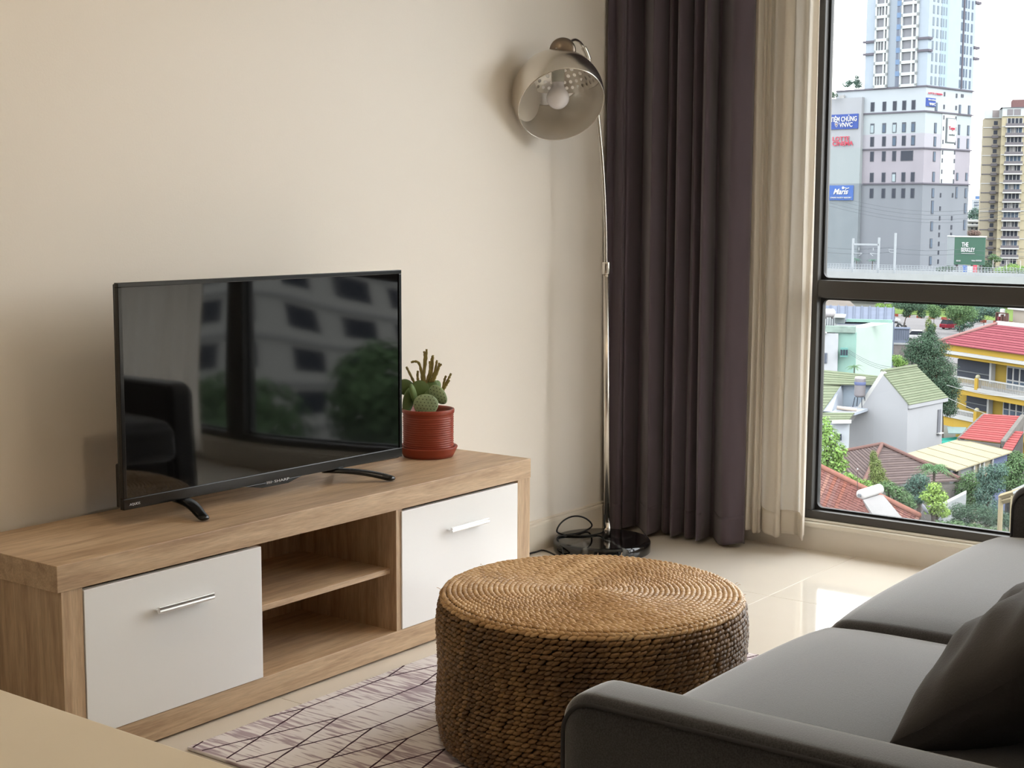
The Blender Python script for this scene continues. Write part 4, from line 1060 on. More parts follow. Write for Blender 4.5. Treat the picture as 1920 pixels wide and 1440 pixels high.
def palm(name, label, px, py, d, r_px, n, m, base, cat='palm', droop=0.6, trunk_top=None):
    top = A(px, py, d); foot = put(top, base); k = d / 2850.0
    t = thing(name, label, cat, foot)
    bm = bmesh.new(); tube(bm, [foot, top + Vector((0, 0, -0.05))], max(0.05, r_px * k * 0.06), 8); obj('trunk', bm, bark_m, t, True)
    for i in range(n):
        a = 2 * PI * i / n + random.uniform(-0.2, 0.2); el = random.uniform(0.1, 1.2); R = r_px * k * random.uniform(0.8, 1.1)
        h = Vector((math.cos(a), math.sin(a), 0)); side = Vector((-h.y, h.x, 0)); bm = bmesh.new(); prev = None
        for j in range(11):
            q = j / 10; p = top + h * (R * q * math.cos(el * (1 - q * 0.6))) + Vector((0, 0, R * (math.sin(el) * q - droop * q * q)))
            if j >= 1:
                w = R * 0.30 * math.sin(PI * min(1, q * 0.95 + 0.05)) + R * 0.02
                for s in (-1, 1):
                    b0 = bm.verts.new(prev); b1 = bm.verts.new(prev.lerp(p, 0.7)); tip = bm.verts.new(p + side * s * w + h * R * 0.05 + Vector((0, 0, -w * 0.45)))
                    bm.faces.new([b0, b1, tip] if s > 0 else [b0, tip, b1])
            prev = p
        obj('frond', bm, m, t, normals=False)
    return t
dk = leaf_mat('dark_hazy_leaves', 74, 98, 78); md_ = leaf_mat('mid_green_leaves', 96, 126, 84); lt = leaf_mat('fresh_green_leaves', 132, 170, 88); ol = leaf_mat('olive_leaves', 118, 134, 78)
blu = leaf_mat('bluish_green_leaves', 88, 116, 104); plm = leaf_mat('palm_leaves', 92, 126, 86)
random.seed(31)

# roof garden of the podium
tree('roof_garden_tree', 'small round tree on the tower podium roof, left of the pale shaft', 412, [(1588, 158, 8, 5), (1594, 154, 6, 4)], blu, 1.6, [(1592, 168), (1590, 160)], base=zled)
tree('roof_garden_tree', 'tall sparse tree on the podium roof against the tower shaft', 412, [(1606, 152, 5, 6), (1609, 158, 8, 7), (1606, 144, 2.5, 3), (1610, 145, 2, 2)], blu, 1.5, [(1607, 168), (1607, 150)], base=zled)
tree('roof_garden_shrub', 'dark shrub on top of the lower sign block beside the window frame', 410, [(1563, 179, 7, 4), (1561, 175, 3, 3)], dk, 1.5, [(1563, 183)], cat='shrub', base=zb1)
ac_m = ext('ac_unit_white', 226, 226, 226, 0.6)
u_, z_ = FB.hit(1577, 182); o = FB.part('air_conditioner', u_ - 0.6, u_ + 0.8, zb1, zb1 + 0.85, -0.3, 0.6, ac_m, tower)

# ---------------- beige apartment tower on the right
bt = thing('apartment_tower', 'beige apartment tower with stacked white balconies at the right edge', 'building', put(A(1885, 400, 500), G))
F2 = Face(A(1876, 300, 500), ER, -EF); F3 = Face(A(1876, 300, 504), ER, -EF)
beige = ext('beige_facade', 228, 214, 176, 0.60, var=0.03, vscale=0.3); beige2 = ext('sand_facade', 206, 194, 168, 0.60)
zt2, zt3 = F2.hit(1890, 218)[1], F3.hit(1860, 222)[1]
u26, u2m, u2r = F2.hit(1876, 300)[0], F2.hit(1916, 300)[0], F2.hit(1990, 300)[0]
F2.part('main_wall', u26, u2r, G, zt2, 0.0, 14, beige, bt)
F3.part('wing_wall', F3.hit(1841.5, 300)[0], F3.hit(1876, 300)[0], G, zt3, 0.0, 10, beige2, bt)
F2.part('crown', u26, u2r, zt2, F2.hit(1890, 202)[1], 0.3, 14, white_p, bt); F2.part('crown_cornice', u26 - 0.5, u2r, F2.hit(1890, 202)[1], F2.hit(1890, 201)[1], 0.6, 15, ledge_m, bt)
F3.part('crown', F3.hit(1844, 300)[0], F3.hit(1876, 300)[0], zt3, F3.hit(1860, 206)[1], 0.3, 9, white_p, bt)
F2.pix('roof_house', (1899.5, 186), (1990, 200.5), -2, 8, ext('maroon_roof_house', 150, 108, 108, 0.55), bt)
for pa, pb in ((1888.5, 1899.5), (1901, 1914)): F2.part('crown_opening', F2.hit(pa, 210)[0], F2.hit(pb, 210)[0], F2.hit(1890, 216.5)[1], F2.hit(1890, 205)[1], 0.35, 0.3, ext('terrace_shade', 176, 170, 176, 0.5), bt)
F3.part('crown_opening', F3.hit(1861, 210)[0], F3.hit(1873.5, 210)[0], F3.hit(1860, 220.5)[1], F3.hit(1860, 207)[1], 0.35, 0.3, ext('terrace_shade2', 196, 184, 184, 0.5), bt)
slab_w = ext('balcony_white', 242, 242, 240, 0.64); rail_m = ext('balcony_rail', 150, 144, 150, 0.5)
P2 = 17.62; k2 = F2.hit(1890, 300)[1] - F2.hit(1890, 300 + P2)[1]
random.seed(5)
for k in range(16):
    zb = F2.hit(1890, 236.6)[1] - k * k2
    ua, ub = F2.hit(1885, 300)[0], F2.hit(1914.6, 300)[0]
    F2.part('balcony_slab', ua - 0.5, ub + 0.5, zb - 0.42, zb, 1.3, 1.3, slab_w, bt)
    F2.part('window', ua, ub, zb, zb + k2 - 0.5, 0.05, 0.2, pane_d if k % 3 != 1 else pane_b, bt)
    for j in range(5): 
        uu = ua + (ub - ua) * (0.02 + 0.24 * j); F2.part('window_post', uu - 0.09, uu + 0.09, zb, zb + k2 - 0.5, 0.25, 0.3, slab_w, bt)
    if k % 2: F2.part('curtained_pane', ua + (ub - ua) * 0.32, ua + (ub - ua) * 0.62, zb + 0.1, zb + k2 - 0.6, 0.12, 0.1, ext('pane_curtain', 186, 182, 182, 0.55), bt)
    F2.part('balcony_rail', ua - 0.4, ub + 0.4, zb, zb + 0.85, 1.25, 0.06, rail_m, bt)
    F2.part('string_course', u26, u2r, zb - 0.12, zb + 0.12, 0.15, 0.3, beige if k % 3 else slab_w, bt); F3.part('string_course', F3.hit(1841, 300)[0], F3.hit(1876, 300)[0], zb - 0.3, zb - 0.05, 0.15, 0.3, ledge_m if k % 3 else slab_w, bt)
    us = F3.hit(1860.6, 300)[0]; F3.part('window', us, us + 1.2, zb + 0.6, zb + 1.9, 0.06, 0.2, pane_d, bt)
    F3.part('ac_ledge', us - 0.4, us + 1.5, zb - 0.6, zb + 0.3, 0.7, 0.6, rail_m, bt)

# ---------------- hazy distance between the towers
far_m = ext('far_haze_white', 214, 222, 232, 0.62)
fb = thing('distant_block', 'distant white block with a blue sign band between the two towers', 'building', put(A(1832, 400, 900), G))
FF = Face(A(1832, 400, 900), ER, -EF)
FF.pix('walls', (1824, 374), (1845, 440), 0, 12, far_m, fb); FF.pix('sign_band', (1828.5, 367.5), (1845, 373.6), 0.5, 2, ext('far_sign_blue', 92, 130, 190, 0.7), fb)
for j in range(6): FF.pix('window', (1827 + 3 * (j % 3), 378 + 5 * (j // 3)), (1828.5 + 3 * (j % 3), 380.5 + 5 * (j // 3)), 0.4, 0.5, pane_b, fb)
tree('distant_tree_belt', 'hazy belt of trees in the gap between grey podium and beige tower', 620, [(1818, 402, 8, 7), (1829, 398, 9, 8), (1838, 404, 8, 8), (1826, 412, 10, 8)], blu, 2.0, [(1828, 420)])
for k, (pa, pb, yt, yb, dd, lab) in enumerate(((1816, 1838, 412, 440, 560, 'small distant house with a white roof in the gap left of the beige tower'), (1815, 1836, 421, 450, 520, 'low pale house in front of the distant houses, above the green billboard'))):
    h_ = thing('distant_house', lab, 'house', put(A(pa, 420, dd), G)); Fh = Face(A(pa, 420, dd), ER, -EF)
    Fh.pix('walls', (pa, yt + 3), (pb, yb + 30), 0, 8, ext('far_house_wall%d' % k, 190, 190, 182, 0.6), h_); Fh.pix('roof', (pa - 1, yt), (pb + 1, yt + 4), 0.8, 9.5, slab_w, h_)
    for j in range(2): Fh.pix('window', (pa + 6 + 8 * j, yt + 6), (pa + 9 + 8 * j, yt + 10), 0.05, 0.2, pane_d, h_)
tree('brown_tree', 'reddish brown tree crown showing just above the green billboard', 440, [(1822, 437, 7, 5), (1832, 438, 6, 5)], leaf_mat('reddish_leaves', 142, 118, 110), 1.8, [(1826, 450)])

# ---------------- billboard
bb = thing('billboard', 'dark green roadside billboard with white lettering, below the towers', 'billboard', put(A(1806, 500, 345), G))
o0, o1, o2 = A(1789.2, 470, 345), A(1846, 470, 342.5), A(1775.5, 470, 349)
FG = Face(o0, o1 - o0, Vector((-(o1 - o0).y, (o1 - o0).x, 0)) if Vector((-(o1 - o0).y, (o1 - o0).x, 0)).dot(EF) < 0 else Vector(((o1 - o0).y, -(o1 - o0).x, 0)))
FS = Face(o0, o2 - o0, Vector((-(o2 - o0).y, (o2 - o0).x, 0)) if Vector((-(o2 - o0).y, (o2 - o0).x, 0)).dot(EF) < 0 else Vector(((o2 - o0).y, -(o2 - o0).x, 0)))
zg1, zg0 = FG.hit(1800, 444.5)[1], FG.hit(1800, 496)[1]
FG.part('green_panel', 0, (o1 - o0).length, zg0, zg1, 0, 0.5, ext('billboard_green', 58, 96, 78, 0.8, rough=0.5), bb)
FS.part('side_panel', 0, (o2 - o0).length, zg0 - 0.3, zg1, 0, 0.5, ext('billboard_side_grey', 184, 194, 200, 0.6), bb)
FG.part('top_cap', -0.2, (o1 - o0).length + 0.2, zg1, zg1 + 0.28, 0.1, 0.8, slab_w, bb); FS.part('top_cap', 0, (o2 - o0).length, zg1, zg1 + 0.28, 0.1, 0.8, slab_w, bb)
FG.text('THE', (1805, 454.2), (1817, 462.8), 0.1, sign_w, bb, bold=0.02); FG.text('BERKLEY', (1804, 464.2), (1829.5, 472.6), 0.1, sign_w, bb, bold=0.02)
FG.text('▬', (1804.2, 474.6), (1829.5, 475.8), 0.1, sign_w, bb); FG.text('INKLAND', (1795, 487.6), (1803, 490.6), 0.1, sign_w, bb); FG.text('Hotline 0909090909', (1824, 487.2), (1842.5, 490.6), 0.1, sign_w, bb)
for px in (1795, 1840): bm = bmesh.new(); tube(bm, [put(A(px, 480, 345.5), G), put(A(px, 480, 345.5), zg0 + 0.5)], 0.25, 10); obj('post', bm, rail_m, bb)
for nm, pa, pb, ya, yb, col, lab in (('poster_panel', 1805, 1812.8, 498, 517, sign_b2, 'blue poster panel standing below the green billboard'), ('poster_panel', 1813.8, 1823.6, 499, 517, slab_w, 'white poster panel below the green billboard, between blue and red ones'), ('poster_panel', 1824.8, 1831.5, 497, 512, sign_r, 'red poster panel standing below the green billboard')):
    Fp = Face(A(1815, 500, 343), ER, -EF); u0, z1 = Fp.hit(pa, ya); u1, z0 = Fp.hit(pb, yb)
    bm = bmesh.new(); Fp.add(bm, u0, u1, z0, z1, 0, 0.15); Fp.add(bm, (u0 + u1) / 2 - 0.1, (u0 + u1) / 2 + 0.1, G, z0, 0, 0.15); tag(obj(nm, bm, col), lab, 'poster')

# ---------------- elevated railway
conc = ext('viaduct_concrete', 206, 210, 212, 0.60, var=0.04, vscale=0.4); steel_w = ext('gantry_pale_steel', 206, 214, 222, 0.62)
v0, v1 = A(1470, 515, 338), A(1990, 515, 319); vu = (v1 - v0); vu.z = 0; vlen = vu.length; vu.normalize()
FV = Face(v0, vu, Vector((vu.y, -vu.x, 0)) if Vector((vu.y, -vu.x, 0)).dot(EF) < 0 else Vector((-vu.y, vu.x, 0)))
via = thing('rail_viaduct', 'pale concrete railway viaduct crossing the view behind the window transom', 'viaduct', put(v0 + vu * vlen * 0.5, G))
zv = FV.hit(1720, 514)[1]
FV.part('deck', 0, vlen, zv - 2.1, zv - 0.6, 0, 9.5, conc, via); FV.part('parapet', 0, vlen, zv - 1.6, zv, 0.15, 0.3, conc, via); FV.part('parapet', 0, vlen, zv - 1.2, zv + 0.35, -9.2, 0.3, conc, via)
for k in range(3): FV.part('rail', 0, vlen, zv + 0.25 + 0.4 * k, zv + 0.33 + 0.4 * k, 0.05, 0.08, steel_w, via)
for k in range(3): FV.part('rail', 0, vlen, zv + 0.6 + 0.4 * k, zv + 0.68 + 0.4 * k, -9.2, 0.08, steel_w, via)
bm = bmesh.new()
for k in range(90): FV.add(bm, vlen * k / 90, vlen * k / 90 + 0.08, zv, zv + 1.15, 0.05, 0.08); FV.add(bm, vlen * k / 90, vlen * k / 90 + 0.08, zv + 0.3, zv + 1.5, -9.2, 0.08)
stuff(obj('rail_posts', bm, steel_w, via))
for k in range(4): FV.part('pier', vlen * (0.12 + 0.25 * k), vlen * (0.12 + 0.25 * k) + 1.8, G, zv - 2.1, -3.5, 2.0, conc, via)
def mast(px, yt, out):
    u, z1 = FV.hit(px, yt); bm = bmesh.new(); FV.add(bm, u - 0.2, u + 0.2, zv - 0.59, z1, out, 0.4); return u, z1, bm
g = thing('catenary_gantry', 'pale two-legged catenary gantry over the railway viaduct', 'gantry', put(FV.M() @ Vector((FV.hit(1621, 480)[0], 0, 0)), zv - 0.6))
for px, yt in ((1597.5, 447), (1646, 445.5)): obj('leg', mast(px, yt, -0.6)[2], steel_w, g)
ua, ub, zz = FV.hit(1598, 459)[0], FV.hit(1646, 459)[0], FV.hit(1621, 458.5)[1]
FV.part('cross_beam', ua, ub, zz - 0.18, zz + 0.18, -0.6, 0.35, steel_w, g)
for uu, s in ((ua, 1), (ub, -1)):
    bm = bmesh.new(); q0 = FV.M() @ Vector((uu, -0.8, zz - 2.0)); q1 = FV.M() @ Vector((uu + s * 2.0, -0.8, zz - 1.95)); tube(bm, [q0, q1], 0.08, 6); tube(bm, [q1, FV.M() @ Vector((uu + s * 1.3, -0.8, zz - 2.5))], 0.07, 6); obj('bracket', bm, steel_w, g)
    FV.part('insulator', uu + s * 1.2, uu + s * 1.35, zz - 1.3, zz - 0.7, -0.7, 0.15, steel_w, g)
g = thing('catenary_mast', 'single pale catenary mast right of the two-legged gantry', 'mast', put(FV.M() @ Vector((FV.hit(1677, 480)[0], 0, 0)), zv - 0.6))
u, z1, bm = mast(1677, 437, -0.6); obj('post', bm, steel_w, g)
bm = bmesh.new(); tube(bm, [FV.M() @ Vector((u, -0.8, zz - 1.0)), FV.M() @ Vector((u - 1.4, -0.8, zz - 1.0)), FV.M() @ Vector((u - 1.2, -0.8, zz - 1.6)), FV.M() @ Vector((u, -0.8, zz - 1.7))], 0.07, 6); obj('bracket', bm, steel_w, g)
wire_m = ext('overhead_wire', 120, 128, 136, 0.5)
for k, (ya, yb) in enumerate(((471, 478), (462, 470))):
    bm = bmesh.new(); pa, pb = A(1530, ya, 337), A(1960, yb, 321)
    tube(bm, [pa.lerp(pb, t / 12) + Vector((0, 0, -1.6 * math.sin(PI * ((t / 4) % 1)) * 0.3)) for t in range(13)], 0.035, 5)
    tag(obj('contact_wire', bm, wire_m), ('lower', 'upper')[k] + ' overhead wire strung along the railway viaduct', 'wire')
for k, y in enumerate((366, 373, 381, 387)):
    bm = bmesh.new(); pa, pb = A(1535, y - 6, 300), A(1960, y + 8, 285); tube(bm, [pa.lerp(pb, t / 10) + Vector((0, 0, -3 * math.sin(PI * t / 10))) for t in range(11)], 0.028, 5)
    tag(obj('power_line', bm, wire_m), ('highest', 'second', 'third', 'lowest')[k] + ' of four thin power lines sagging across the lower floors of both towers', 'wire', 'power lines across the towers')
random.seed(77)
for k, (px, py) in enumerate(((1606, 486), (1636, 489))): palm('distant_palm', ('leafy palm rising behind the railway, between the gantry legs', 'smaller palm behind the railway beside the right gantry leg')[k], px, py, 350 + 6 * k, 14, 9, blu, G, droop=0.9)
for k, (bl, lab, m_) in enumerate((([(1780, 503, 10, 4), (1765, 505, 9, 4)], 'dark shrub row below the grey podium, left of the billboard', dk), ([(1850, 498, 10, 8), (1846, 504, 12, 6)], 'dark tree right of the billboard, below the beige tower', dk), ([(1880, 506, 14, 5), (1900, 503, 14, 7), (1915, 506, 10, 6)], 'bright green shrubs behind the railway at the right edge', lt), ([(1862, 482, 7, 5), (1870, 486, 8, 4)], 'small tree at the foot of the beige tower', md_))):
    tree('distant_shrub', lab, 352 + 6 * k, bl, m_, 2.2, cat='shrub')
bm = bmesh.new(); Fp = Face(A(1888, 495, 349), ER, -EF)
for pa, pb in (((1861.5, 487.5), (1862.2, 504)), ((1887, 488), (1887.7, 504)), ((1913, 489), (1913.7, 504)), ((1861.5, 487.2), (1913.7, 488.2))):
    u0, z1 = Fp.hit(*pa); u1, z0 = Fp.hit(*pb); Fp.add(bm, u0, u1, z0, z1, 0, 0.1)
tag(obj('pipe_frame', bm, slab_w), 'white pipe frame among shrubs at the foot of the beige tower', 'frame')

# ---------------- road with planted median
def flat(name, pts, z, m, t=0.05):
    bm = bmesh.new(); slab(bm, [put(AZ(px, py, G), z) for px, py in pts], t); return struct(obj(name, bm, m))
asphalt = ext('pale_asphalt', 196, 192, 194, 0.36, var=0.05, vscale=0.3)
grass_m = ext('mown_grass', 140, 172, 84, 0.42, var=0.12, vscale=0.8)
flat('road', [(1400, 577), (2060, 614), (2060, 700), (1400, 655)], G + 0.06, asphalt)
flat('grass_verge', [(1660, 567), (2060, 585), (2060, 612), (1660, 591)], G + 0.16, grass_m, 0.15)
kerb = thing('kerb', 'red and white painted kerb along the grass median', 'kerb', put(AZ(1730, 597.5, G), G))
kr, kw = ext('kerb_red', 196, 92, 70, 0.45), ext('kerb_white', 236, 232, 226, 0.45)
k0, k1 = AZ(1640, 591.2, G), AZ(1900, 609.5, G); kl = (k1 - k0).length; ku = (k1 - k0) / kl; kn_ = Vector((-ku.y, ku.x, 0))
ns = 22; w_ = kl / ns
for k in range(ns):
    a = k0 + ku * (w_ * k); b = a + ku * (w_ * (0.42 if False else 1.0)); bm = bmesh.new()
    slab(bm, [put(p, G + 0.55) for p in (a, b, b + kn_ * 0.4, a + kn_ * 0.4)], 0.55); obj('kerb_stone', bm, kr if k % 2 else kw, kerb)
for k, (pa, pb) in enumerate((((1705, 618.5), (1740, 620.5)), ((1762, 617.5), (1788, 619.5)), ((1712, 624), (1735, 625.5)))):
    p, q = AZ(*pa, G), AZ(*pb, G); n_ = Vector((-(q - p).y, (q - p).x, 0)).normalized() * 0.25; bm = bmesh.new(); slab(bm, [put(x, G + 0.09) for x in (p - n_, q - n_, q + n_, p + n_)], 0.04); struct(obj('lane_marking', bm, kw))
def car(label, px, py, dirv, body, L_=4.4, Wd=1.8, Hh=1.5, suv=False):
    c = AZ(px, py, G + 0.06); d = Vector((dirv.x, dirv.y, 0)).normalized(); s = Vector((-d.y, d.x, 0))
    M = Matrix(((d.x, s.x, 0, c.x), (d.y, s.y, 0, c.y), (0, 0, 1, c.z), (0, 0, 0, 1)))
    t = thing('car', label, 'car', c)
    bm = bmesh.new(); hw = Wd / 2; zt = Hh * 0.56
    pr = [(-L_ / 2, 0.3), (-L_ / 2, zt * 0.9), (-L_ * 0.46, zt), (L_ * 0.28, zt), (L_ * 0.47, zt * 0.8), (L_ / 2, zt * 0.6), (L_ / 2, 0.3)]
    l = [bm.verts.new(M @ Vector((x, -hw, z))) for x, z in pr]; r = [bm.verts.new(M @ Vector((x, hw, z))) for x, z in pr]
    bm.faces.new(l); bm.faces.new(r[::-1])
    for i in range(len(pr)): bm.faces.new([l[i], r[i], r[(i + 1) % len(pr)], l[(i + 1) % len(pr)]])
    obj('body', bm, body, t, bevel=0.06)
    bm = bmesh.new(); cp_ = [(-L_ * (0.47 if suv else 0.36), zt), (-L_ * (0.40 if suv else 0.24), Hh - 0.06), (L_ * 0.10, Hh - 0.06), (L_ * 0.27, zt)]
    l = [bm.verts.new(M @ Vector((x, -hw * (0.95 if z < Hh - 0.1 else 0.78), z))) for x, z in cp_]; r = [bm.verts.new(M @ Vector((x, hw * (0.95 if z < Hh - 0.1 else 0.78), z))) for x, z in cp_]
    bm.faces.new(l); bm.faces.new(r[::-1])
    for i in range(4): bm.faces.new([l[i], r[i], r[(i + 1) % 4], l[(i + 1) % 4]])
    obj('windows', bm, mat('car_glass', srgb(50, 56, 64, 0.6 * EXT), spec=0.05, rough=0.5), t, bevel=0.04)
    bm = bmesh.new(); x0, x1 = cp_[1][0] - 0.05, cp_[2][0] + 0.05; box(bm, x0, x1, -hw * 0.8, hw * 0.8, Hh - 0.07, Hh, M); obj('roof', bm, body, t, bevel=0.03)
    for x in (-L_ * 0.31, L_ * 0.31):
        for y in (-hw + 0.12, hw - 0.12):
            bm = bmesh.new(); lathe(bm, [(0, 0.11), (0.2, 0.11), (0.33, 0.09), (0.33, -0.09), (0.2, -0.11), (0, -0.11)], 16, M @ Matrix.Translation((x, y, 0.33)) @ Matrix.Rotation(PI / 2, 4, 'X')); obj('wheel', bm, mat('tyre_black', srgb(40, 40, 42, 0.6 * EXT), rough=0.8), t)
    for y in (-hw * 0.75, hw * 0.75): bm = bmesh.new(); box(bm, -L_ / 2 - 0.02, -L_ / 2 + 0.05, y - 0.15, y + 0.15, zt * 0.6, zt * 0.85, M); obj('tail_lamp', bm, mat('tail_lamp_red', srgb(190, 40, 50, 0.6 * EXT), spec=0.05, rough=0.5), t)
    return t
car('dark red car driving away on the road behind the big tree', 1787, 617, ER * 0.75 + EF * 0.65, mat('car_dark_red', srgb(150, 50, 66, 0.6 * EXT), spec=0.05, rough=0.5), 4.6, 1.9, 1.75, True)
car('white car on the road partly hidden by the grey metal hut', 1722, 637, ER, mat('car_white', srgb(235, 236, 238, 0.55 * EXT), spec=0.05, rough=0.5))
car('white car at the left end of the road beside the grey metal roof', 1668, 605, ER, mat('car_white2', srgb(232, 234, 238, 0.55 * EXT), spec=0.05, rough=0.5), 3.8, 1.7, 1.5)
sc = AZ(1690, 615.5, G); scoot = thing('motor_scooter', 'dark motor scooter parked on the road at the foot of the bent street tree', 'scooter', sc)
M = Matrix.Translation(sc) @ Matrix.Rotation(math.atan2(ER.y, ER.x), 4, 'Z')
for x in (-0.65, 0.65): bm = bmesh.new(); lathe(bm, [(0, 0.06), (0.28, 0.06), (0.3, 0), (0.28, -0.06), (0, -0.06)], 16, M @ Matrix.Translation((x, 0, 0.3)) @ Matrix.Rotation(PI / 2, 4, 'X')); obj('wheel', bm, MATS['tyre_black'], scoot)
bm = bmesh.new(); tube(bm, [M @ Vector(p) for p in ((-0.75, 0, 0.75), (-0.2, 0, 0.7), (0.05, 0, 0.4), (0.4, 0, 0.45), (0.55, 0, 1.0))], 0.16, 8); obj('body', bm, ext('scooter_dark', 66, 72, 74, 0.6), scoot, True)
bm = bmesh.new(); tube(bm, [M @ Vector(p) for p in ((0.5, -0.35, 1.08), (0.55, 0, 1.02), (0.5, 0.35, 1.08))], 0.03, 6); obj('handlebar', bm, MATS['tyre_black'], scoot)
random.seed(41)
tree('street_tree', 'bent street tree with a dark forked trunk at the roadside', 262, [(1690, 571, 14, 7), (1706, 576, 12, 8), (1722, 574, 14, 8), (1700, 588, 7, 6), (1728, 588, 7, 7)], dk, 2.4, [(1694, 614.5), (1697, 600), (1700, 592), (1698, 584)])
tree('street_tree', 'young round-crowned tree standing on the bright grass median', 272, [(1747, 577, 9, 7), (1756, 585, 8, 9), (1749, 590, 6, 6)], md_, 2.2, [(1751, 612), (1751, 590)])
tree('roadside_tree', 'broad mid-green tree behind the red car', 255, [(1800, 578, 20, 10), (1785, 586, 12, 12), (1815, 588, 16, 12), (1800, 600, 10, 8)], md_, 2.6, [(1800, 615), (1800, 600)])
tree('roadside_tree', 'long dark tree crown under the right half of the transom', 262, [(1845, 580, 20, 9), (1865, 583, 16, 10), (1830, 592, 14, 10), (1812, 606, 12, 8), (1800, 614, 8, 6)], blu, 2.6, [(1845, 615), (1845, 600)])
for k, (px, lab) in enumerate(((1700, 'dark far tree beyond the median, left of the others'), (1735, 'dark far tree beyond the median, behind the round-crowned young tree'), (1775, 'dark far tree beyond the median, right end of the row'))):
    tree('median_tree', lab, 300 + 7 * k, [(px - 10, 565, 14, 7), (px + 10, 566, 14, 7), (px, 571, 14, 8)], blu, 2.4, [(px, 578), (px, 572)])
tree('median_shrub', 'pale yellow-green shrub behind the grey metal roof', 300, [(1650, 573, 8, 4), (1668, 575, 7, 4)], lt, 2.0, [(1658, 580)], cat='shrub')

lr = thing('low_brown_roof', 'long low grey-brown roof behind the grey-blue sheet metal roof', 'roof', put(A(1560, 575, 240), G))
bm = bmesh.new(); slab(bm, [A(1480, 574, 226), A(1606, 575.5, 226), A(1590, 561, 246), A(1480, 556, 246)], 0.2); obj('roof_sheet', bm, ext('grey_brown_roof', 172, 160, 150, 0.42, var=0.15, vscale=0.3), lr)
bm = bmesh.new(); slab(bm, [A(1480, 575, 227), A(1604, 576.5, 227), put(A(1604, 576, 227), G), put(A(1480, 576, 227), G)], 0.2, -EF); obj('wall', bm, conc, lr)
# grey metal roof and hut
def ribbed(name, corners, n, m, parent, t=0.06, rib=0.10, ribm=None, along=0):
    # sheet roof: panels side by side with standing seams between; corners a,b,c,d, seams run a->d
    a, b, c, d = [Vector(p) for p in corners]
    nrm = (b - a).cross(d - a).normalized()
    if nrm.z < 0: nrm = -nrm
    for k in range(n):
        t0, t1 = (k + 0.002) / n, (k + 0.998) / n; bm = bmesh.new()
        slab(bm, [a.lerp(b, t0), a.lerp(b, t1), d.lerp(c, t1), d.lerp(c, t0)], t); obj('roof_panel', bm, m, parent)
    for k in range(n + 1):
        q = k / n; bm = bmesh.new(); p0, p1 = a.lerp(b, q), d.lerp(c, q); e = (b - a).normalized() * rib * 0.5
        slab(bm, [p0 - e + nrm * rib * 0.6, p0 + e + nrm * rib * 0.6, p1 + e + nrm * rib * 0.6, p1 - e + nrm * rib * 0.6], rib * 0.8, nrm); obj('roof_seam', bm, ribm or m, parent)
tin = ext('grey_blue_tin', 158, 170, 198, 0.44, var=0.08, vscale=0.6); tin2 = ext('grey_blue_tin_seam', 140, 152, 178, 0.44)
sh = thing('metal_roof_shed', 'shed with a grey-blue sheet metal roof behind the mint house', 'shed', put(A(1610, 590, 190), G))
ca, cb, cc, cd = A(1500, 601.5, 181), A(1674, 603, 181), A(1675.5, 577, 199), A(1500, 571, 199)
ribbed('roof', (cd, cc, cb, ca), 12, tin, sh, 0.1, 0.2, tin2)
bm = bmesh.new(); slab(bm, [p - Vector((0, 0, 0.3)) for p in (ca, cb, cc, cd)], 0.1)
obj('ceiling_board', bm, tin2, sh)
for p in (ca, cb, cc, cd): bm = bmesh.new(); tube(bm, [put(p, G), p - Vector((0, 0, 0.2))], 0.2, 8); obj('post', bm, tin2, sh)
hut = thing('metal_hut', 'small grey corrugated metal hut beside the mint house', 'hut', put(A(1690, 640, 205), G))
Fh = Face(A(1690, 625, 205), ER, -EF); u0, z1 = Fh.hit(1676.2, 615.5); u1, z0 = Fh.hit(1704.6, 637.5)
Fh.part('walls', u0, u1, G, z1 - 0.1, 0, 2.4, tin, hut); Fh.part('roof', u0 - 0.1, u1 + 0.1, z1 - 0.1, z1, 0.1, 2.6, tin2, hut)
for k in range(7): uu = u0 + (u1 - u0) * (k + 0.5) / 7; Fh.part('wall_rib', uu - 0.03, uu + 0.03, z0, z1 - 0.15, 0.06, 0.06, tin2, hut)
cw = thing('boundary_wall', 'weathered concrete boundary wall right of the mint house', 'wall', put(A(1688, 660, 190), G))
Fw = Face(A(1688, 650, 190), ER, -EF); u0, z1 = Fw.hit(1660, 645.5); u1, z0 = Fw.hit(1720, 668)
Fw.part('wall', u0, u1, G, z1, 0, 0.2, ext('weathered_concrete', 166, 156, 154, 0.5, var=0.15, vscale=1), cw); Fw.part('coping', u0, u1, z1, z1 + 0.2, 0.1, 0.4, conc, cw)
tree('wild_shrubs', 'light green undergrowth between mint house and big dark tree', 175, [(1680, 672, 10, 6), (1692, 678, 10, 6), (1684, 682, 9, 5)], lt, 2.4, [(1685, 690)], cat='shrub')

# ---------------- mint house
mint = ext('mint_plaster', 216, 240, 228, 0.60, var=0.03, vscale=0.6); mint2 = ext('deep_mint_plaster', 172, 222, 208, 0.60, var=0.06, vscale=0.8); mintw = ext('white_plaster_stained', 228, 232, 240, 0.60, var=0.05, vscale=1.2)
mh = thing('mint_house', 'mint green flat-roofed house with water tank behind the green-roofed house', 'house', put(A(1620, 690, 165), G))
c0 = A(1597, 640, 164.0); c1 = A(1673.5, 640, 171); c2 = A(1567, 640, 164)
FM1 = Face(c0, c1 - c0, Vector(((c1 - c0).y, -(c1 - c0).x, 0)) if Vector(((c1 - c0).y, -(c1 - c0).x, 0)).dot(EF) < 0 else Vector((-(c1 - c0).y, (c1 - c0).x, 0)))
zr0, zr1 = FM1.hit(1597, 624)[1], FM1.hit(1672, 604)[1]
bm = bmesh.new(); L1 = (c1 - c0).length; L1v = Vector((c1.x - c0.x, c1.y - c0.y, 0))
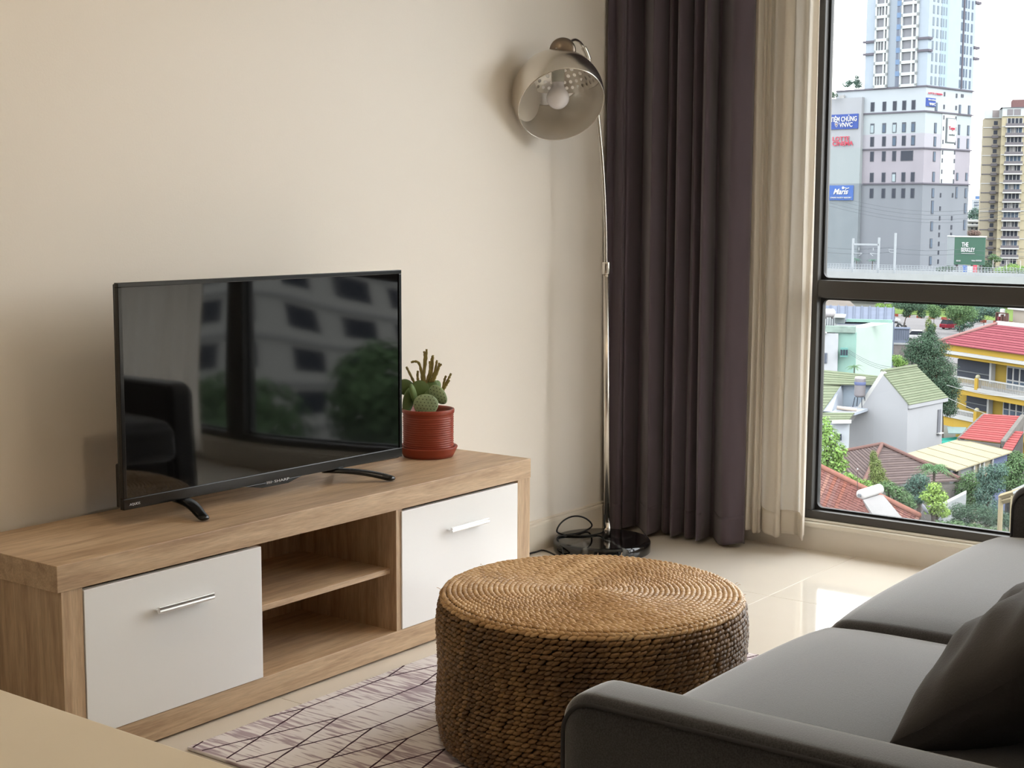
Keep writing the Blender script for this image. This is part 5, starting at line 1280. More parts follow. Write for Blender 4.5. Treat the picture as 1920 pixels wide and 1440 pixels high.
pts = [put(c0, zr0 - 0.2), put(c0 + L1v * 0.10, zr0 + 0.5), put(c0 + L1v * 0.35, zr1 - 0.35), put(c1, zr1), put(c1, G), put(c0, G)]
slab(bm, pts, 2.0, FM1.n); obj('side_wall', bm, mint, mh)
FM2 = Face(A(1567, 640, 163.5), ER, -EF)
FM2.pix('rear_wall', (1566.5, 624), (1600, 800), 0, 7, mint2, mh); FM2.pix('parapet', (1548, 611), (1604, 624), 0.25, 1.2, ext('stained_mint_parapet', 178, 204, 192, 0.55, var=0.2, vscale=2), mh)
FM2.pix('white_wing', (1515, 623.5), (1567, 800), 0.6, 6, mintw, mh); FM2.pix('wing_coping', (1515, 621), (1551, 624), 0.9, 3, slab_w, mh)
FM2.pix('roof_parapet', (1584, 602.5), (1672, 610), -3.5, 0.4, mint2, mh); FM2.pix('stair_head', (1540, 597), (1566, 612), -2.2, 3, white_p, mh); FM2.pix('canopy', (1562, 593.5), (1583, 597.5), -1.2, 3, slab_w, mh); FM2.pix('canopy_shade', (1564, 597.5), (1582, 609), -2, 2, ext('canopy_wall', 164, 176, 180, 0.55), mh)
w = FM2.pix('window', (1538, 660), (1551.5, 680), 0.7, 0.2, ext('shutter_grey', 176, 184, 196, 0.55), mh)
for k in range(4): u, z1 = FM2.hit(1539.5 + k * 3.2, 661); u2, z0 = FM2.hit(1541 + k * 3.2, 679); FM2.part('shutter_slat', u, u2, z0, z1, 0.78, 0.1, tin2, w)
for k in range(4): u, z1 = FM2.hit(1549 + k * 4.2, 596); FM2.part('tank_post', u, u + 0.08, FM2.hit(1549, 612)[1], z1, -0.6, 0.08, pane_d, mh)
tank_w = mat('tank_pale_steel', srgb(226, 222, 226, 0.6 * EXT), spec=0.05, rough=0.5)
p = A(1555, 587, 163); t = thing('water_tank', 'white rounded water tank on the mint house roof', 'tank', put(p, FM2.hit(1549, 596)[1]))
Mt = Matrix.Translation(p) @ Matrix.Rotation(math.atan2(ER.y, ER.x) + 0.3, 4, 'Z') @ Matrix.Rotation(PI / 2, 4, 'Y')
bm = bmesh.new(); lathe(bm, [(0, -0.66), (0.26, -0.62), (0.44, -0.48), (0.47, -0.40), (0.47, 0.40), (0.44, 0.48), (0.26, 0.62), (0, 0.66)], 28, Mt); obj('shell', bm, tank_w, t, True)
for q in (-0.35, 0.0, 0.35): bm = bmesh.new(); lathe(bm, [(0.475, q - 0.03), (0.495, q), (0.475, q + 0.03)], 28, Mt); obj('hoop', bm, tank_w, t, True)
bm = bmesh.new()
for q in (-0.35, 0.35): box(bm, -0.35, 0.35, q - 0.05, q + 0.05, -0.62, -0.40, Matrix.Translation(p) @ Matrix.Rotation(math.atan2(ER.y, ER.x) + 0.3 + PI / 2, 4, 'Z'))
obj('cradle', bm, rail_m, t)
cbx = FM2.pix('utility_box', (1576.5, 651), (1590, 668), 1.0, 0.6, ext('teal_cloth', 120, 190, 182, 0.6), mh)
for k in range(3): u, z1 = FM2.hit(1577 + 5 * k, 654); FM2.part('panel_slot', u, u + 0.2, z1 - 0.6, z1, 1.05, 0.1, pane_d, cbx)
for k in range(3):
    bm = bmesh.new(); pa, pb = A(1591, 656 + 3 * k, 158), A(1700, 691 + 4 * k, 135); tube(bm, [pa.lerp(pb, q / 10) + Vector((0, 0, -0.5 * math.sin(PI * q / 10))) for q in range(11)], 0.016, 5); tag(obj('power_line', bm, wire_m), ('top', 'middle', 'bottom')[k] + ' of three thin cables running down across the mint house wall', 'wire', 'cables across the mint wall')
random.seed(51)
palm('banana_plant', 'banana-leaved plant between mint house and green tiled roof', 1602, 688, 140, 18, 9, md_, G, droop=0.8)

# ---------------- house with green tiled roof
def tiled(name, corners, rows, m, parent, t=0.09, lap=0.05, cols=0):
    # corners: eave-left, eave-right, ridge-right, ridge-left; each course is its own piece, lapped over the one below
    a, b, c, d = [Vector(p) for p in corners]
    nrm = (b - a).cross(d - a).normalized()
    if nrm.z < 0: nrm = -nrm
    for k in range(rows):
        q0, q1 = k / rows, min(1.0, (k + 1.12) / rows); bm = bmesh.new()
        L0, R0, R1_, L1_ = a.lerp(d, q0), b.lerp(c, q0), b.lerp(c, q1), a.lerp(d, q1)
        for j in range(max(1, cols)):
            s0, s1 = j / max(1, cols), (j + (0.94 if cols else 1.0)) / max(1, cols); up_ = lap * (random.uniform(0.5, 1.5) if cols else 1.0)
            slab(bm, [L0.lerp(R0, s0) + nrm * up_, L0.lerp(R0, s1) + nrm * up_, L1_.lerp(R1_, s1), L1_.lerp(R1_, s0)], t, nrm)
        obj(name, bm, m[k % len(m)] if isinstance(m, list) else m, parent)
gt = [ext('sage_tile_a', 172, 184, 148, 0.42, var=0.06, vscale=1.5), ext('sage_tile_b', 160, 174, 138, 0.42, var=0.06, vscale=1.5)]
gh_w = ext('pale_grey_render', 204, 206, 212, 0.62, var=0.02, vscale=0.7)
gh = thing('green_roof_house', 'grey gabled house with sage green tiled roof in the middle distance', 'house', put(A(1680, 850, 116), G))
gC = A(1702.5, 800, 114); gR = A(1768, 790, 118.9); gL = A(1594, 800, 116.2)
gu = Vector((gL.x - gC.x, gL.y - gC.y, 0)); ru_ = Vector((gR.x - gC.x, gR.y - gC.y, 0))
def on(face, px, py): u, z = face.hit(px, py); return face.M() @ Vector((u, 0, z))
nG = Vector((-gu.y, gu.x, 0)); nG = nG if nG.dot(EF) < 0 else -nG
nR_ = Vector((-ru_.y, ru_.x, 0)); nR_ = nR_ if nR_.dot(CAM - gC) > 0 else -nR_
FGb, FRw = Face(gC, gu, nG), Face(gC, ru_, nR_)
apex = on(FGb, 1653, 699); shR = on(FGb, 1702, 757); shL = on(FGb, 1593.5, 789)
bm = bmesh.new(); slab(bm, [apex, shR, put(gC, G), put(gL, G), shL], 0.25, FGb.n); obj('gable_wall', bm, gh_w, gh)
eR = on(FRw, 1768, 745); bm = bmesh.new(); slab(bm, [shR, put(eR, shR.z), put(gR, G), put(gC, G)], 0.25, FRw.n); obj('side_wall', bm, gh_w, gh)
back = Vector((ru_.x, ru_.y, 0)).normalized()
blen = (put(eR, 0) - put(gC, 0)).length
ridge_b = apex + back * blen; eF = shR + (shR - apex).normalized() * 0.25 + Vector((0, 0, 0.1)); eB = eF + back * (blen + 0.7)
tiled('roof_course', (eF - back * 0.05, eB, ridge_b + Vector((0, 0, 0.1)), apex + Vector((0, 0, 0.1))), 15, gt, gh)
bm = bmesh.new(); slab(bm, [eF - Vector((0, 0, 0.02)), eB - Vector((0, 0, 0.02)), eB - Vector((0, 0, 0.3)), eF - Vector((0, 0, 0.3))], 0.15, FRw.n); obj('fascia', bm, gh_w, gh)
tube_ = bmesh.new(); tube(tube_, [apex + Vector((0, 0, 0.14)), ridge_b + Vector((0, 0, 0.14))], 0.12, 8); obj('ridge_cap', tube_, gt[0], gh)
bm = bmesh.new()
for p, q in ((apex, shL), ): slab(bm, [p + Vector((0, 0, 0.16)), q + Vector((0, 0, 0.16)), q + Vector((0, 0, 0.16)) + back * 0.35, p + Vector((0, 0, 0.16)) + back * 0.35], 0.3)
obj('gable_coping', bm, slab_w, gh)
# window on the side wall's far end
w = FRw.part('window', FRw.hit(1757.5, 790)[0], FRw.hit(1762.5, 790)[0], FRw.hit(1760, 815)[1], FRw.hit(1760, 768)[1], 0.06, 0.2, ext('window_shade_grey', 150, 152, 162, 0.5), gh); FRw.part('window_sill', FRw.hit(1756, 815)[0], FRw.hit(1764, 815)[0], FRw.hit(1760, 813)[1], FRw.hit(1760, 811)[1], 0.25, 0.3, slab_w, gh)
# left wing: a second green slope with a cut-out terrace
zri = on(FGb, 1650, 705).z
dl = 117.5
lw = lambda px, py, d: A(px, py, d)
r0, r1 = lw(1500, 688.5, 122), lw(1649, 705, 118.5)
e0, e1 = lw(1500, 722, 117.6), lw(1640, 719, 116.9)
tiled('roof_course', (lw(1500, 719.5, 118.4), lw(1638, 722, 116.9), r1, r0), 6, gt, gh)
tiled('roof_course', (lw(1500, 772, 112.0), lw(1541, 772, 112.0), lw(1580, 719.5, 118.3), lw(1500, 719.5, 118.3)), 10, gt, gh)
tiled('roof_course', (lw(1500, 791.5, 110.8), lw(1590, 789.5, 111.0), lw(1602, 773.5, 112.5), lw(1500, 773, 112.5)), 4, gt, gh)
ter = ext('terrace_blue_white', 206, 216, 232, 0.62)
bm = bmesh.new(); slab(bm, [lw(1579, 721, 118.2), lw(1640, 723, 117.3), lw(1640, 770, 116.8), lw(1579, 766, 117.6)], 0.2, -EF); obj('terrace_wall', bm, ext('terrace_back_blue', 186, 204, 222, 0.6), gh)
bm = bmesh.new(); slab(bm, [lw(1541, 771, 112.3), lw(1580, 720, 118.1), lw(1580, 768, 117.2), lw(1563, 772, 113)], 0.2, ER); obj('terrace_wall', bm, ter, gh)
bm = bmesh.new(); slab(bm, [lw(1541, 773, 112.6), lw(1602, 774, 112.6), lw(1640, 762, 117), lw(1579, 762, 117.4)], 0.2); obj('terrace_floor', bm, ter, gh)
bm = bmesh.new(); slab(bm, [lw(1500, 793, 110.7), lw(1593, 791, 110.9), put(lw(1593, 791, 110.9), G), put(lw(1500, 793, 110.7), G)], 0.25, -EF); obj('front_wall', bm, ext('white_front_wall', 222, 230, 240, 0.62), gh)
bm = bmesh.new(); slab(bm, [lw(1560, 789.5, 110.4), lw(1596, 788.5, 110.4), lw(1596, 794, 110.4), lw(1560, 794.5, 110.4)], 0.4, -EF); obj('gutter', bm, slab_w, gh)
bm = bmesh.new(); slab(bm, [lw(1567, 814, 110.5), lw(1578, 814, 110.5), lw(1578, 826, 110.5), lw(1567, 826, 110.5)], 0.1, -EF); obj('window', bm, pane_d, gh)
p = A(1585, 767, 114.2); bm = bmesh.new(); tube(bm, [A(1569, 764.5, 113.6), A(1606, 769, 113.6)], 0.16, 16); tag(obj('tank_roll', bm, ext('cream_roll', 232, 214, 200, 0.6), None, True), 'long cream cylinder lying in the terrace of the green-roofed house', 'cylinder')
pt_ = A(1612.5, 726, 115.5); zt_b = A(1612, 742, 115.5).z; zt_t = A(1612, 709, 115.5).z
t = thing('water_tank', 'upright banded steel water tank on the green-roofed house terrace', 'tank', put(pt_, A(1612, 763, 115.5).z))
Mt = Matrix.Translation((pt_.x, pt_.y, 0)); R_ = 11.0 * 115.5 / 2950; H_ = zt_t - zt_b
stl = mat('tank_steel', srgb(176, 172, 178, 0.6 * EXT), spec=0.05, rough=0.5, metal=0.4)
bm = bmesh.new(); lathe(bm, [(0, zt_b - 0.12), (R_ * 0.7, zt_b - 0.1), (R_ * 0.95, zt_b)] + [(R_ * (1.0 if k % 2 else 0.965), zt_b + H_ * (k + 0.5) / 14) for k in range(14)] + [(R_ * 0.95, zt_t), (R_ * 0.6, zt_t + 0.1), (0, zt_t + 0.14)], 28, Mt); obj('shell', bm, stl, t, True)
bm = bmesh.new(); lathe(bm, [(R_ * 1.01, zt_b + H_ * 0.62), (R_ * 1.03, zt_b + H_ * 0.63), (R_ * 1.03, zt_b + H_ * 0.79), (R_ * 1.01, zt_b + H_ * 0.80)], 28, Mt); obj('blue_band', bm, ext('tank_blue', 110, 124, 178, 0.6), t, True)
bm = bmesh.new(); lathe(bm, [(0, zt_t + 0.16), (R_ * 0.9, zt_t + 0.10), (R_ * 0.98, zt_t)], 28, Mt); obj('lid', bm, ext('tank_lid_cream', 240, 226, 216, 0.6), t, True)
for k in range(4):
    a = PI / 4 + k * PI / 2; q = Vector((pt_.x + R_ * 0.9 * math.cos(a), pt_.y + R_ * 0.9 * math.sin(a), 0)); bm = bmesh.new(); tube(bm, [put(q, zt_b - 0.1), put(q + Vector((0.15 * math.cos(a), 0.15 * math.sin(a), 0)), A(1612, 763, 115.5).z)], 0.035, 6); obj('leg', bm, pane_d, t)

# ---------------- big dark tree between the houses
random.seed(61)
tree('dark_spreading_tree', 'large dark layered tree between grey gabled house and yellow house', 127,
     [(1746, 618, 6, 10), (1742, 632, 14, 10), (1728, 645, 22, 12), (1752, 652, 22, 14), (1715, 662, 18, 14), (1740, 672, 30, 14), (1762, 690, 24, 14), (1735, 695, 18, 12), (1765, 715, 24, 16), (1782, 728, 16, 14), (1772, 745, 20, 14), (1778, 765, 14, 12)], dk, 2.6, [(1765, 830), (1765, 760), (1748, 680)], dens=1.2, ragged=1.0)
tree('spire_tree', 'thin pale green tree tip rising in front of the road', 150, [(1741, 607, 5, 9), (1744, 620, 8, 8), (1750, 612, 5, 5)], ol, 2.2, [(1744, 660), (1744, 625)])

# ---------------- yellow house
yw = ext('golden_yellow_paint', 250, 200, 70, 0.60, var=0.02, vscale=0.5); yw2 = ext('ochre_yellow_paint', 226, 186, 72, 0.56)
yh = thing('yellow_house', 'bright yellow house with red hipped roof and white balconies', 'house', put(A(1850, 830, 131), G))
y0_, y1_ = A(1765, 700, 137), A(1960, 700, 126.2); yu = y1_ - y0_; yu = Vector((yu.x, yu.y, 0)); yl = yu.length; ny = Vector((-yu.y, yu.x, 0)); ny = ny if ny.dot(EF) < 0 else -ny
FY = Face(y0_, yu, ny)
def yz(px, py): return FY.hit(px, py)[1]
def yuu(px, py=700): return FY.hit(px, py)[0]
zev = yz(1772, 641)
FY.part('upper_band', yuu(1769), yl, yz(1785, 668), zev, 0.5, 6, yw, yh)
FY.part('main_wall', yuu(1776), yl, G, yz(1785, 668), -1.2, 5, yw2, yh)
zg_ = yz(1785, 659); FY.part('white_gutter', yuu(1779), yl, zg_ - 0.14, zg_ + 0.14, 0.8, 0.35, slab_w, yh)
z2 = yz(1800, 721); z1 = yz(1800, 788)
FY.part('floor_beam', yuu(1790), yl, yz(1795, 736), yz(1795, 726), 0.45, 1.8, yw, yh); FY.part('balcony_slab', yuu(1788), yl, yz(1795, 726), yz(1795, 719.5), 0.6, 2.0, slab_w, yh)
FY.part('floor_beam', yuu(1766), yl, yz(1795, 800), yz(1795, 783), 0.45, 1.8, yw, yh); FY.part('balcony_slab', yuu(1772), yl, yz(1795, 783), yz(1795, 775), 0.6, 2.0, slab_w, yh)
FY.part('side_block', yuu(1754), yuu(1768), G, yz(1760, 668), -2.5, 4, ext('orange_yellow_paint', 236, 170, 60, 0.6), yh)
for pa, pb, ya, yb in ((1776.5, 1841.5, 673, 717), (1796, 1839.5, 736.5, 775)):
    FY.part('glazed_panel', yuu(pa), yuu(pb), yz(pb, yb), yz(pa, ya), -1.05, 0.2, ext('smoked_glass', 82, 88, 102, 0.5, rough=0.25, spec=0.5), yh)
    FY.part('white_pilaster', yuu(pb), yuu(pb + 3.6), yz(pb, yb + 2), yz(pb, ya + 2), -0.75, 0.6, slab_w, yh)
    z_ = yz(pb, yb - 12); FY.part('sill_rail', yuu(pa), yuu(pb), z_ - 0.05, z_ + 0.05, -0.9, 0.2, ext('sill_grey', 150, 156, 162, 0.5), yh)
for pa, pb, ya, yb in ((1868.5, 1921, 684, 731), (1864.5, 1917.5, 747.5, 780.5)):
    u0, u1 = yuu(pa), yuu(pb); zt, zb = yz(pa, ya), yz(pa, yb)
    d_ = FY.part('french_window', u0, u1, zb, zt, -1.05, 0.2, slab_w, yh)
    for k in range(4):
        ua = u0 + (u1 - u0) * (0.05 + 0.235 * k); ub = ua + (u1 - u0) * 0.16
        FY.part('pane', ua, ub, zb + (zt - zb) * 0.42, zt - 0.25, -1.0, 0.1, pane_d, d_); FY.part('pane', ua, ub, zb + 0.12, zb + (zt - zb) * 0.36, -1.0, 0.1, pane_b, d_)
for px, py in ((1858.7, 681), (1854.8, 746)):
    u, z = FY.hit(px, py); FY.part('wall_lamp', u - 0.11, u + 0.11, z - 0.14, z + 0.14, -0.95, 0.25, ext('maroon_lamp', 120, 70, 60, 0.5), yh)
def balustrade(pa, pb, y_top, h):
    u0, u1 = yuu(pa), yuu(pb); z = yz((pa + pb) / 2 if pb < 1860 else 1850, y_top)
    FY.part('handrail', u0, u1, z - 0.06, z + 0.06, 0.5, 0.12, slab_w, yh); FY.part('bottom_rail', u0, u1, z - h, z - h + 0.06, 0.5, 0.1, slab_w, yh)
    bm = bmesh.new(); n = int((u1 - u0) / 0.16)
    for k in range(n): FY.add(bm, u0 + (u1 - u0) * k / n, u0 + (u1 - u0) * k / n + 0.035, z - h, z, 0.48, 0.05)
    stuff(obj('balusters', bm, slab_w, yh))
balustrade(1796, 1840, 708.6, 0.62); balustrade(1842, 1959, 711.4, 0.85); balustrade(1785, 1838, 769.5, 0.6)
for px, py in ((1841, 709), (1839, 771)):
    u, z = FY.hit(px, py); FY.part('newel_post', u - 0.2, u + 0.2, z - 1.0, z, 0.62, 0.4, yw, yh); bm = bmesh.new(); ellipsoid(bm, Matrix.Translation(FY.M() @ Vector((u, 0.42, z + 0.1))) @ Matrix.Scale(0.22, 4), 12, 8); obj('newel_ball', bm, ext('cream_ball', 240, 232, 190, 0.6), yh, True)
rt_m = [ext('rose_tile_a', 206, 102, 114, 0.44, var=0.05, vscale=2), ext('rose_tile_b', 188, 86, 100, 0.44, var=0.05, vscale=2)]
eL_ = FY.M() @ Vector((yuu(1768.5), 0.85, zev - 0.05)); eR_ = FY.M() @ Vector((yl, 0.85, zev - 0.05))
tL = FY.M() @ Vector((yuu(1768.5) + 3.4, -3.0, zev + 1.75)); tR = FY.M() @ Vector((yl, -3.0, zev + 1.75))
tiled('roof_course', (eL_, eR_, tR, tL), 11, rt_m, yh, 0.10, 0.06)
hipb = FY.M() @ Vector((yuu(1768.5), -7, zev - 0.05)); hb2 = FY.M() @ Vector((yuu(1768.5) + 3.4, -7, zev + 1.75))
tiled('roof_course', (hipb, eL_, tL, hb2), 11, rt_m, yh, 0.10, 0.06)
bm = bmesh.new(); tube(bm, [eL_ + Vector((0, 0, 0.1)), tL + Vector((0, 0, 0.12))], 0.14, 8); obj('hip_cap', bm, ext('pale_hip_cap', 226, 160, 156, 0.45), yh)
FY.part('terrace_parapet', yuu(1768.5) + 3.3, yl, zev + 1.6, zev + 2.05, -2.9, 0.3, slab_w, yh); FY.part('terrace_floor', yuu(1768.5) + 3.4, yl, zev + 1.5, zev + 1.62, -3.2, 7, conc, yh)
zt_ = zev + 1.62
FT = Face(FY.M() @ Vector((0, -5.0, 0)), yu, ny)
FT.part('roof_room', FT.hit(1882, 600)[0], FT.hit(1990, 600)[0], zt_, zt_ + 1.5, -1.0, 2.5, ext('terrace_room_cream', 226, 214, 194, 0.6), yh); FT.part('roof_room_eave', FT.hit(1878, 600)[0], FT.hit(1990, 600)[0], zt_ + 1.3, zt_ + 1.65, -0.6, 3, slab_w, yh)
u = FT.hit(1873, 600)[0]; FT.part('chimney', u - 0.4, u + 0.4, zt_, zt_ + 0.8, 0, 0.8, slab_w, yh); FT.part('chimney_pot', u - 0.15, u + 0.15, zt_ + 0.8, zt_ + 1.3, -0.2, 0.3, slab_w, yh)
u0, u1 = FT.hit(1879.5, 600)[0], FT.hit(1899.5, 600)[0]
bench = thing('terrace_shelf', 'dark wooden rack with pots on the yellow house roof terrace', 'rack', put(FT.M() @ Vector(((u0 + u1) / 2, 0.8, 0)), zt_))
br_ = ext('dark_wood_brown', 110, 74, 68, 0.55)
for uu in (u0, u1 - 0.08): FT.part('post', uu, uu + 0.08, zt_, zt_ + 1.05, 0.8, 0.3, br_, bench)
FT.part('shelf', u0, u1, zt_ + 0.98, zt_ + 1.06, 0.8, 0.3, br_, bench)
for k, (f, hh) in enumerate(((0.15, 0.75), (0.45, 1.0), (0.72, 0.85))): uu = u0 + (u1 - u0) * f; FT.part('pot', uu, uu + 0.22, zt_, zt_ + hh * 0.9, 0.75, 0.2, br_ if k else ext('pot_maroon', 150, 60, 72, 0.55), bench)
for k, (ya, yb) in enumerate(((718, 742), (745, 778))):
    bm = bmesh.new(); pa, pb = A(1775, ya + (0 if k else 4), 120), A(1960, yb + 20 * k, 112); tube(bm, [pa.lerp(pb, q / 10) + Vector((0, 0, -0.4 * math.sin(PI * q / 10))) for q in range(11)], 0.02, 5)
    tag(obj('power_line', bm, slab_w), ('pale cable crossing the yellow house under the upper balcony', 'pale cable from the green roof corner across the lower yellow storey')[k], 'wire')
turq = thing('turquoise_awning', 'turquoise tarpaulin between the grey gabled house and red roof', 'awning', put(A(1778, 826, 122), G))
bm = bmesh.new(); slab(bm, [A(1762, 822, 124), A(1795, 819, 124), A(1792, 828, 121), A(1762, 831, 121)], 0.05); obj('sheet', bm, ext('turquoise_sheet', 60, 200, 176, 0.5), turq)
for px in (1766, 1790): bm = bmesh.new(); tube(bm, [put(A(px, 826, 122.5), G), A(px, 825, 122.5)], 0.05, 6); obj('pole', bm, rail_m, turq)
bm = bmesh.new(); slab(bm, [A(1776, 800, 126), A(1812, 801, 125), A(1806, 812, 122), A(1778, 812, 122)], 0.08); tag(obj('canopy_sheet', bm, ext('teal_grey_sheet', 176, 204, 202, 0.45)), 'pale teal canopy sheet under the yellow house', 'canopy')

# ---------------- red roofs, cream roof, brown roof
red_m = [ext('coral_tile_a', 232, 110, 108, 0.44, var=0.04, vscale=2), ext('coral_tile_b', 220, 98, 98, 0.44, var=0.04, vscale=2)]
conc2 = ext('weathered_grey_edge', 148, 142, 136, 0.5, var=0.12, vscale=2)
r1_ = thing('red_roof_shed', 'shed with a bright coral red tiled roof in front of the yellow house', 'shed', put(A(1855, 830, 113), G))
ra, rb, rc, rd = A(1799, 821, 109.5), A(1876, 830, 107.5), A(1914, 780, 113.5), A(1846, 776, 115.5)
tiled('roof_course', (ra, rb, rc, rd), 13, red_m, r1_, 0.08, 0.05)
bm = bmesh.new(); slab(bm, [rb + Vector((0, 0, 0.12)), rb + (rb - ra).normalized() * 0.35 + Vector((0, 0, 0.12)), rc + (rb - ra).normalized() * 0.35 + Vector((0, 0, 0.12)), rc + Vector((0, 0, 0.12))], 0.5); obj('side_coping', bm, conc2, r1_)
bm = bmesh.new(); slab(bm, [ra + Vector((0, 0, 0.05)), ra - (rb - ra).normalized() * 0.2, rd - (rb - ra).normalized() * 0.2, rd + Vector((0, 0, 0.05))], 0.4); obj('side_coping', bm, conc2, r1_)
bm = bmesh.new(); slab(bm, [ra - Vector((0, 0, 0.1)), rb - Vector((0, 0, 0.1)), put(rb, G), put(ra, G)], 0.2, -EF); obj('front_wall', bm, conc2, r1_)
bm = bmesh.new(); q = rb + (rb - ra).normalized() * 0.3; q2 = rc + (rb - ra).normalized() * 0.3; slab(bm, [q - Vector((0, 0, 0.2)), q2 - Vector((0, 0, 0.2)), put(q2, G), put(q, G)], 0.2, ER); obj('side_wall', bm, conc2, r1_)
r2_ = thing('red_roof_leanto', 'narrow lean-to with coral red tiles right of the larger red roof', 'shed', put(A(1898, 850, 108), G))
sa, sb, sc_, sd_ = A(1880, 841.5, 106), A(1898, 844.5, 105.5), A(1919, 809, 110), A(1896, 807.5, 110.5)
tiled('roof_course', (sa, sb, sc_, sd_), 8, red_m, r2_, 0.08, 0.05)
bm = bmesh.new(); slab(bm, [sb - Vector((0, 0, 0.15)), sc_ - Vector((0, 0, 0.15)), put(sc_, G), put(sb, G)], 0.15, ER); obj('side_wall', bm, pane_d, r2_)
bm = bmesh.new(); slab(bm, [sa - Vector((0, 0, 0.15)), sb - Vector((0, 0, 0.15)), put(sb, G), put(sa, G)], 0.15, -EF); obj('front_wall', bm, conc2, r2_)
cream = ext('cream_sheet', 240, 226, 186, 0.42, var=0.05, vscale=0.8); cream2 = ext('cream_sheet_seam', 226, 210, 170, 0.42)
cr_ = thing('cream_roof_building', 'low building with a wide cream sheet roof below the red roofs', 'building', put(A(1800, 880, 103), G))
q0, q1, q2, q3 = A(1792.5, 882, 98.5), A(1898, 846.5, 104.5), A(1798, 823, 110.2), A(1697, 851, 104.5)
ribbed('roof', (q3, q2, q1, q0), 5, cream, cr_, 0.08, 0.05, cream2)
for pa, pb, m_ in ((0.0, 0.35, ext('leanto_grey_wall', 176, 180, 184, 0.5)), (0.35, 0.68, ext('leanto_cream_wall', 206, 194, 164, 0.5)), (0.68, 0.97, ext('leanto_blue_wall', 120, 132, 176, 0.5))):
    a, b = q0.lerp(q1, pa), q0.lerp(q1, pb); bm = bmesh.new(); ins = (q3 - q0).normalized() * 0.4; slab(bm, [a + ins - Vector((0, 0, 0.12)), b + ins - Vector((0, 0, 0.12)), put(b + ins, G), put(a + ins, G)], 0.2, -EF + ER); obj('wall_bay', bm, m_, cr_)
for f in (0.35, 0.45, 0.52, 0.68): a = q0.lerp(q1, f) + (q3 - q0).normalized() * 0.25; bm = bmesh.new(); tube(bm, [put(a, G), a - Vector((0, 0, 0.1))], 0.07, 8); obj('column', bm, slab_w, cr_)
bm = bmesh.new(); a, b = q0 + (q1 - q0).normalized() * 0.3, q3 + (q1 - q0).normalized() * 0.3; slab(bm, [a - Vector((0, 0, 0.12)), b - Vector((0, 0, 0.12)), put(b, G), put(a, G)], 0.2, -EF); obj('end_wall', bm, conc2, cr_)
br_m = [ext('brown_tile_a', 150, 128, 124, 0.42, var=0.10, vscale=2), ext('brown_tile_b', 132, 112, 110, 0.42, var=0.10, vscale=2)]
bh = thing('brown_roof_house', 'house with a weathered brown tiled hip roof behind the garden trees', 'house', put(A(1650, 900, 92), G))
b0, b1, b2, b3 = A(1622, 925, 84.5), A(1805, 915, 88), A(1722, 868, 96), A(1575, 854, 96.5)
ap = A(1654, 835.5, 99)
tiled('roof_course', (A(1617, 912, 86), A(1800, 901, 90), ap + Vector((0, 0, 0)), ap - (ER * 0.05)), 17, br_m, bh, 0.09, 0.06)
tiled('roof_course', (A(1560, 853, 99), A(1617, 912, 86), ap, ap - ER * 0.05), 17, br_m, bh, 0.09, 0.06)
for pa, pb in ((A(1617, 912, 86), ap), (A(1800, 901, 90), ap), (A(1560, 853, 99), ap)): bm = bmesh.new(); tube(bm, [pa + Vector((0, 0, 0.12)), pb + Vector((0, 0, 0.12))], 0.13, 8); obj('hip_cap', bm, ext('terracotta_cap', 160, 118, 110, 0.45), bh)
for pa, pb in ((A(1617, 912, 86), A(1800, 901, 90)), (A(1560, 853, 99), A(1617, 912, 86))): bm = bmesh.new(); slab(bm, [pa - Vector((0, 0, 0.2)), pb - Vector((0, 0, 0.2)), put(pb, G), put(pa, G)], 0.2, -EF); obj('wall', bm, conc2, bh)
# annex with a white wall
an = thing('garden_wall', 'white-capped garden wall running behind the shrubs at the lower right', 'wall', put(A(1790, 935, 84), G))
wa, wb = A(1768, 948, 82), A(1812, 925, 86); bm = bmesh.new(); slab(bm, [wa, wb, put(wb, G), put(wa, G)], 0.25, -EF); obj('wall', bm, ext('garden_wall_grey', 196, 202, 204, 0.55), an)
bm = bmesh.new(); slab(bm, [wa + Vector((0, 0, 0.08)), wb + Vector((0, 0, 0.08)), wb + EF * 0.5 + Vector((0, 0, 0.08)), wa + EF * 0.5 + Vector((0, 0, 0.08))], 0.14); obj('coping', bm, slab_w, an)

# ---------------- nearest red tiled roof with the solar water heater
nr_m = [ext('old_red_tile_a', 178, 116, 104, 0.42, var=0.16, vscale=4), ext('old_red_tile_b', 164, 104, 96, 0.42, var=0.16, vscale=4), ext('old_red_tile_c', 188, 130, 116, 0.42, var=0.16, vscale=4)]
def mottled(name, cols, k):
    m = bpy.data.materials.new(name); m.use_nodes = True; nt = m.node_tree; N = nt.nodes; L = nt.links; b = N['Principled BSDF']; b.inputs['Roughness'].default_value = 0.95; b.inputs['Specular IOR Level'].default_value = 0.02
    g = N.new('ShaderNodeNewGeometry'); cr = N.new('ShaderNodeValToRGB'); cr.color_ramp.interpolation = 'CONSTANT'
    for i, c in enumerate(cols):
        e = cr.color_ramp.elements[0] if i == 0 else cr.color_ramp.elements.new(i / len(cols)); e.color = srgb(*c, k * EXT); e.position = i / len(cols)
    L.new(g.outputs['Random Per Island'], cr.inputs[0]); L.new(cr.outputs[0], b.inputs['Base Color']); return m
nr_m = mottled('old_red_tiles', ((182, 124, 112), (168, 114, 106), (192, 136, 122), (176, 120, 112), (198, 148, 134), (170, 124, 118), (186, 122, 106)), 0.44)
nh = thing('red_tiled_house', 'nearest house with an old red tiled roof carrying a solar water heater', 'house', put(A(1560, 960, 68), G))
n0, n1, n2, n3 = A(1470, 1060, 62.5), A(1762, 996, 66), A(1724, 971, 68.5), A(1505, 862, 74)
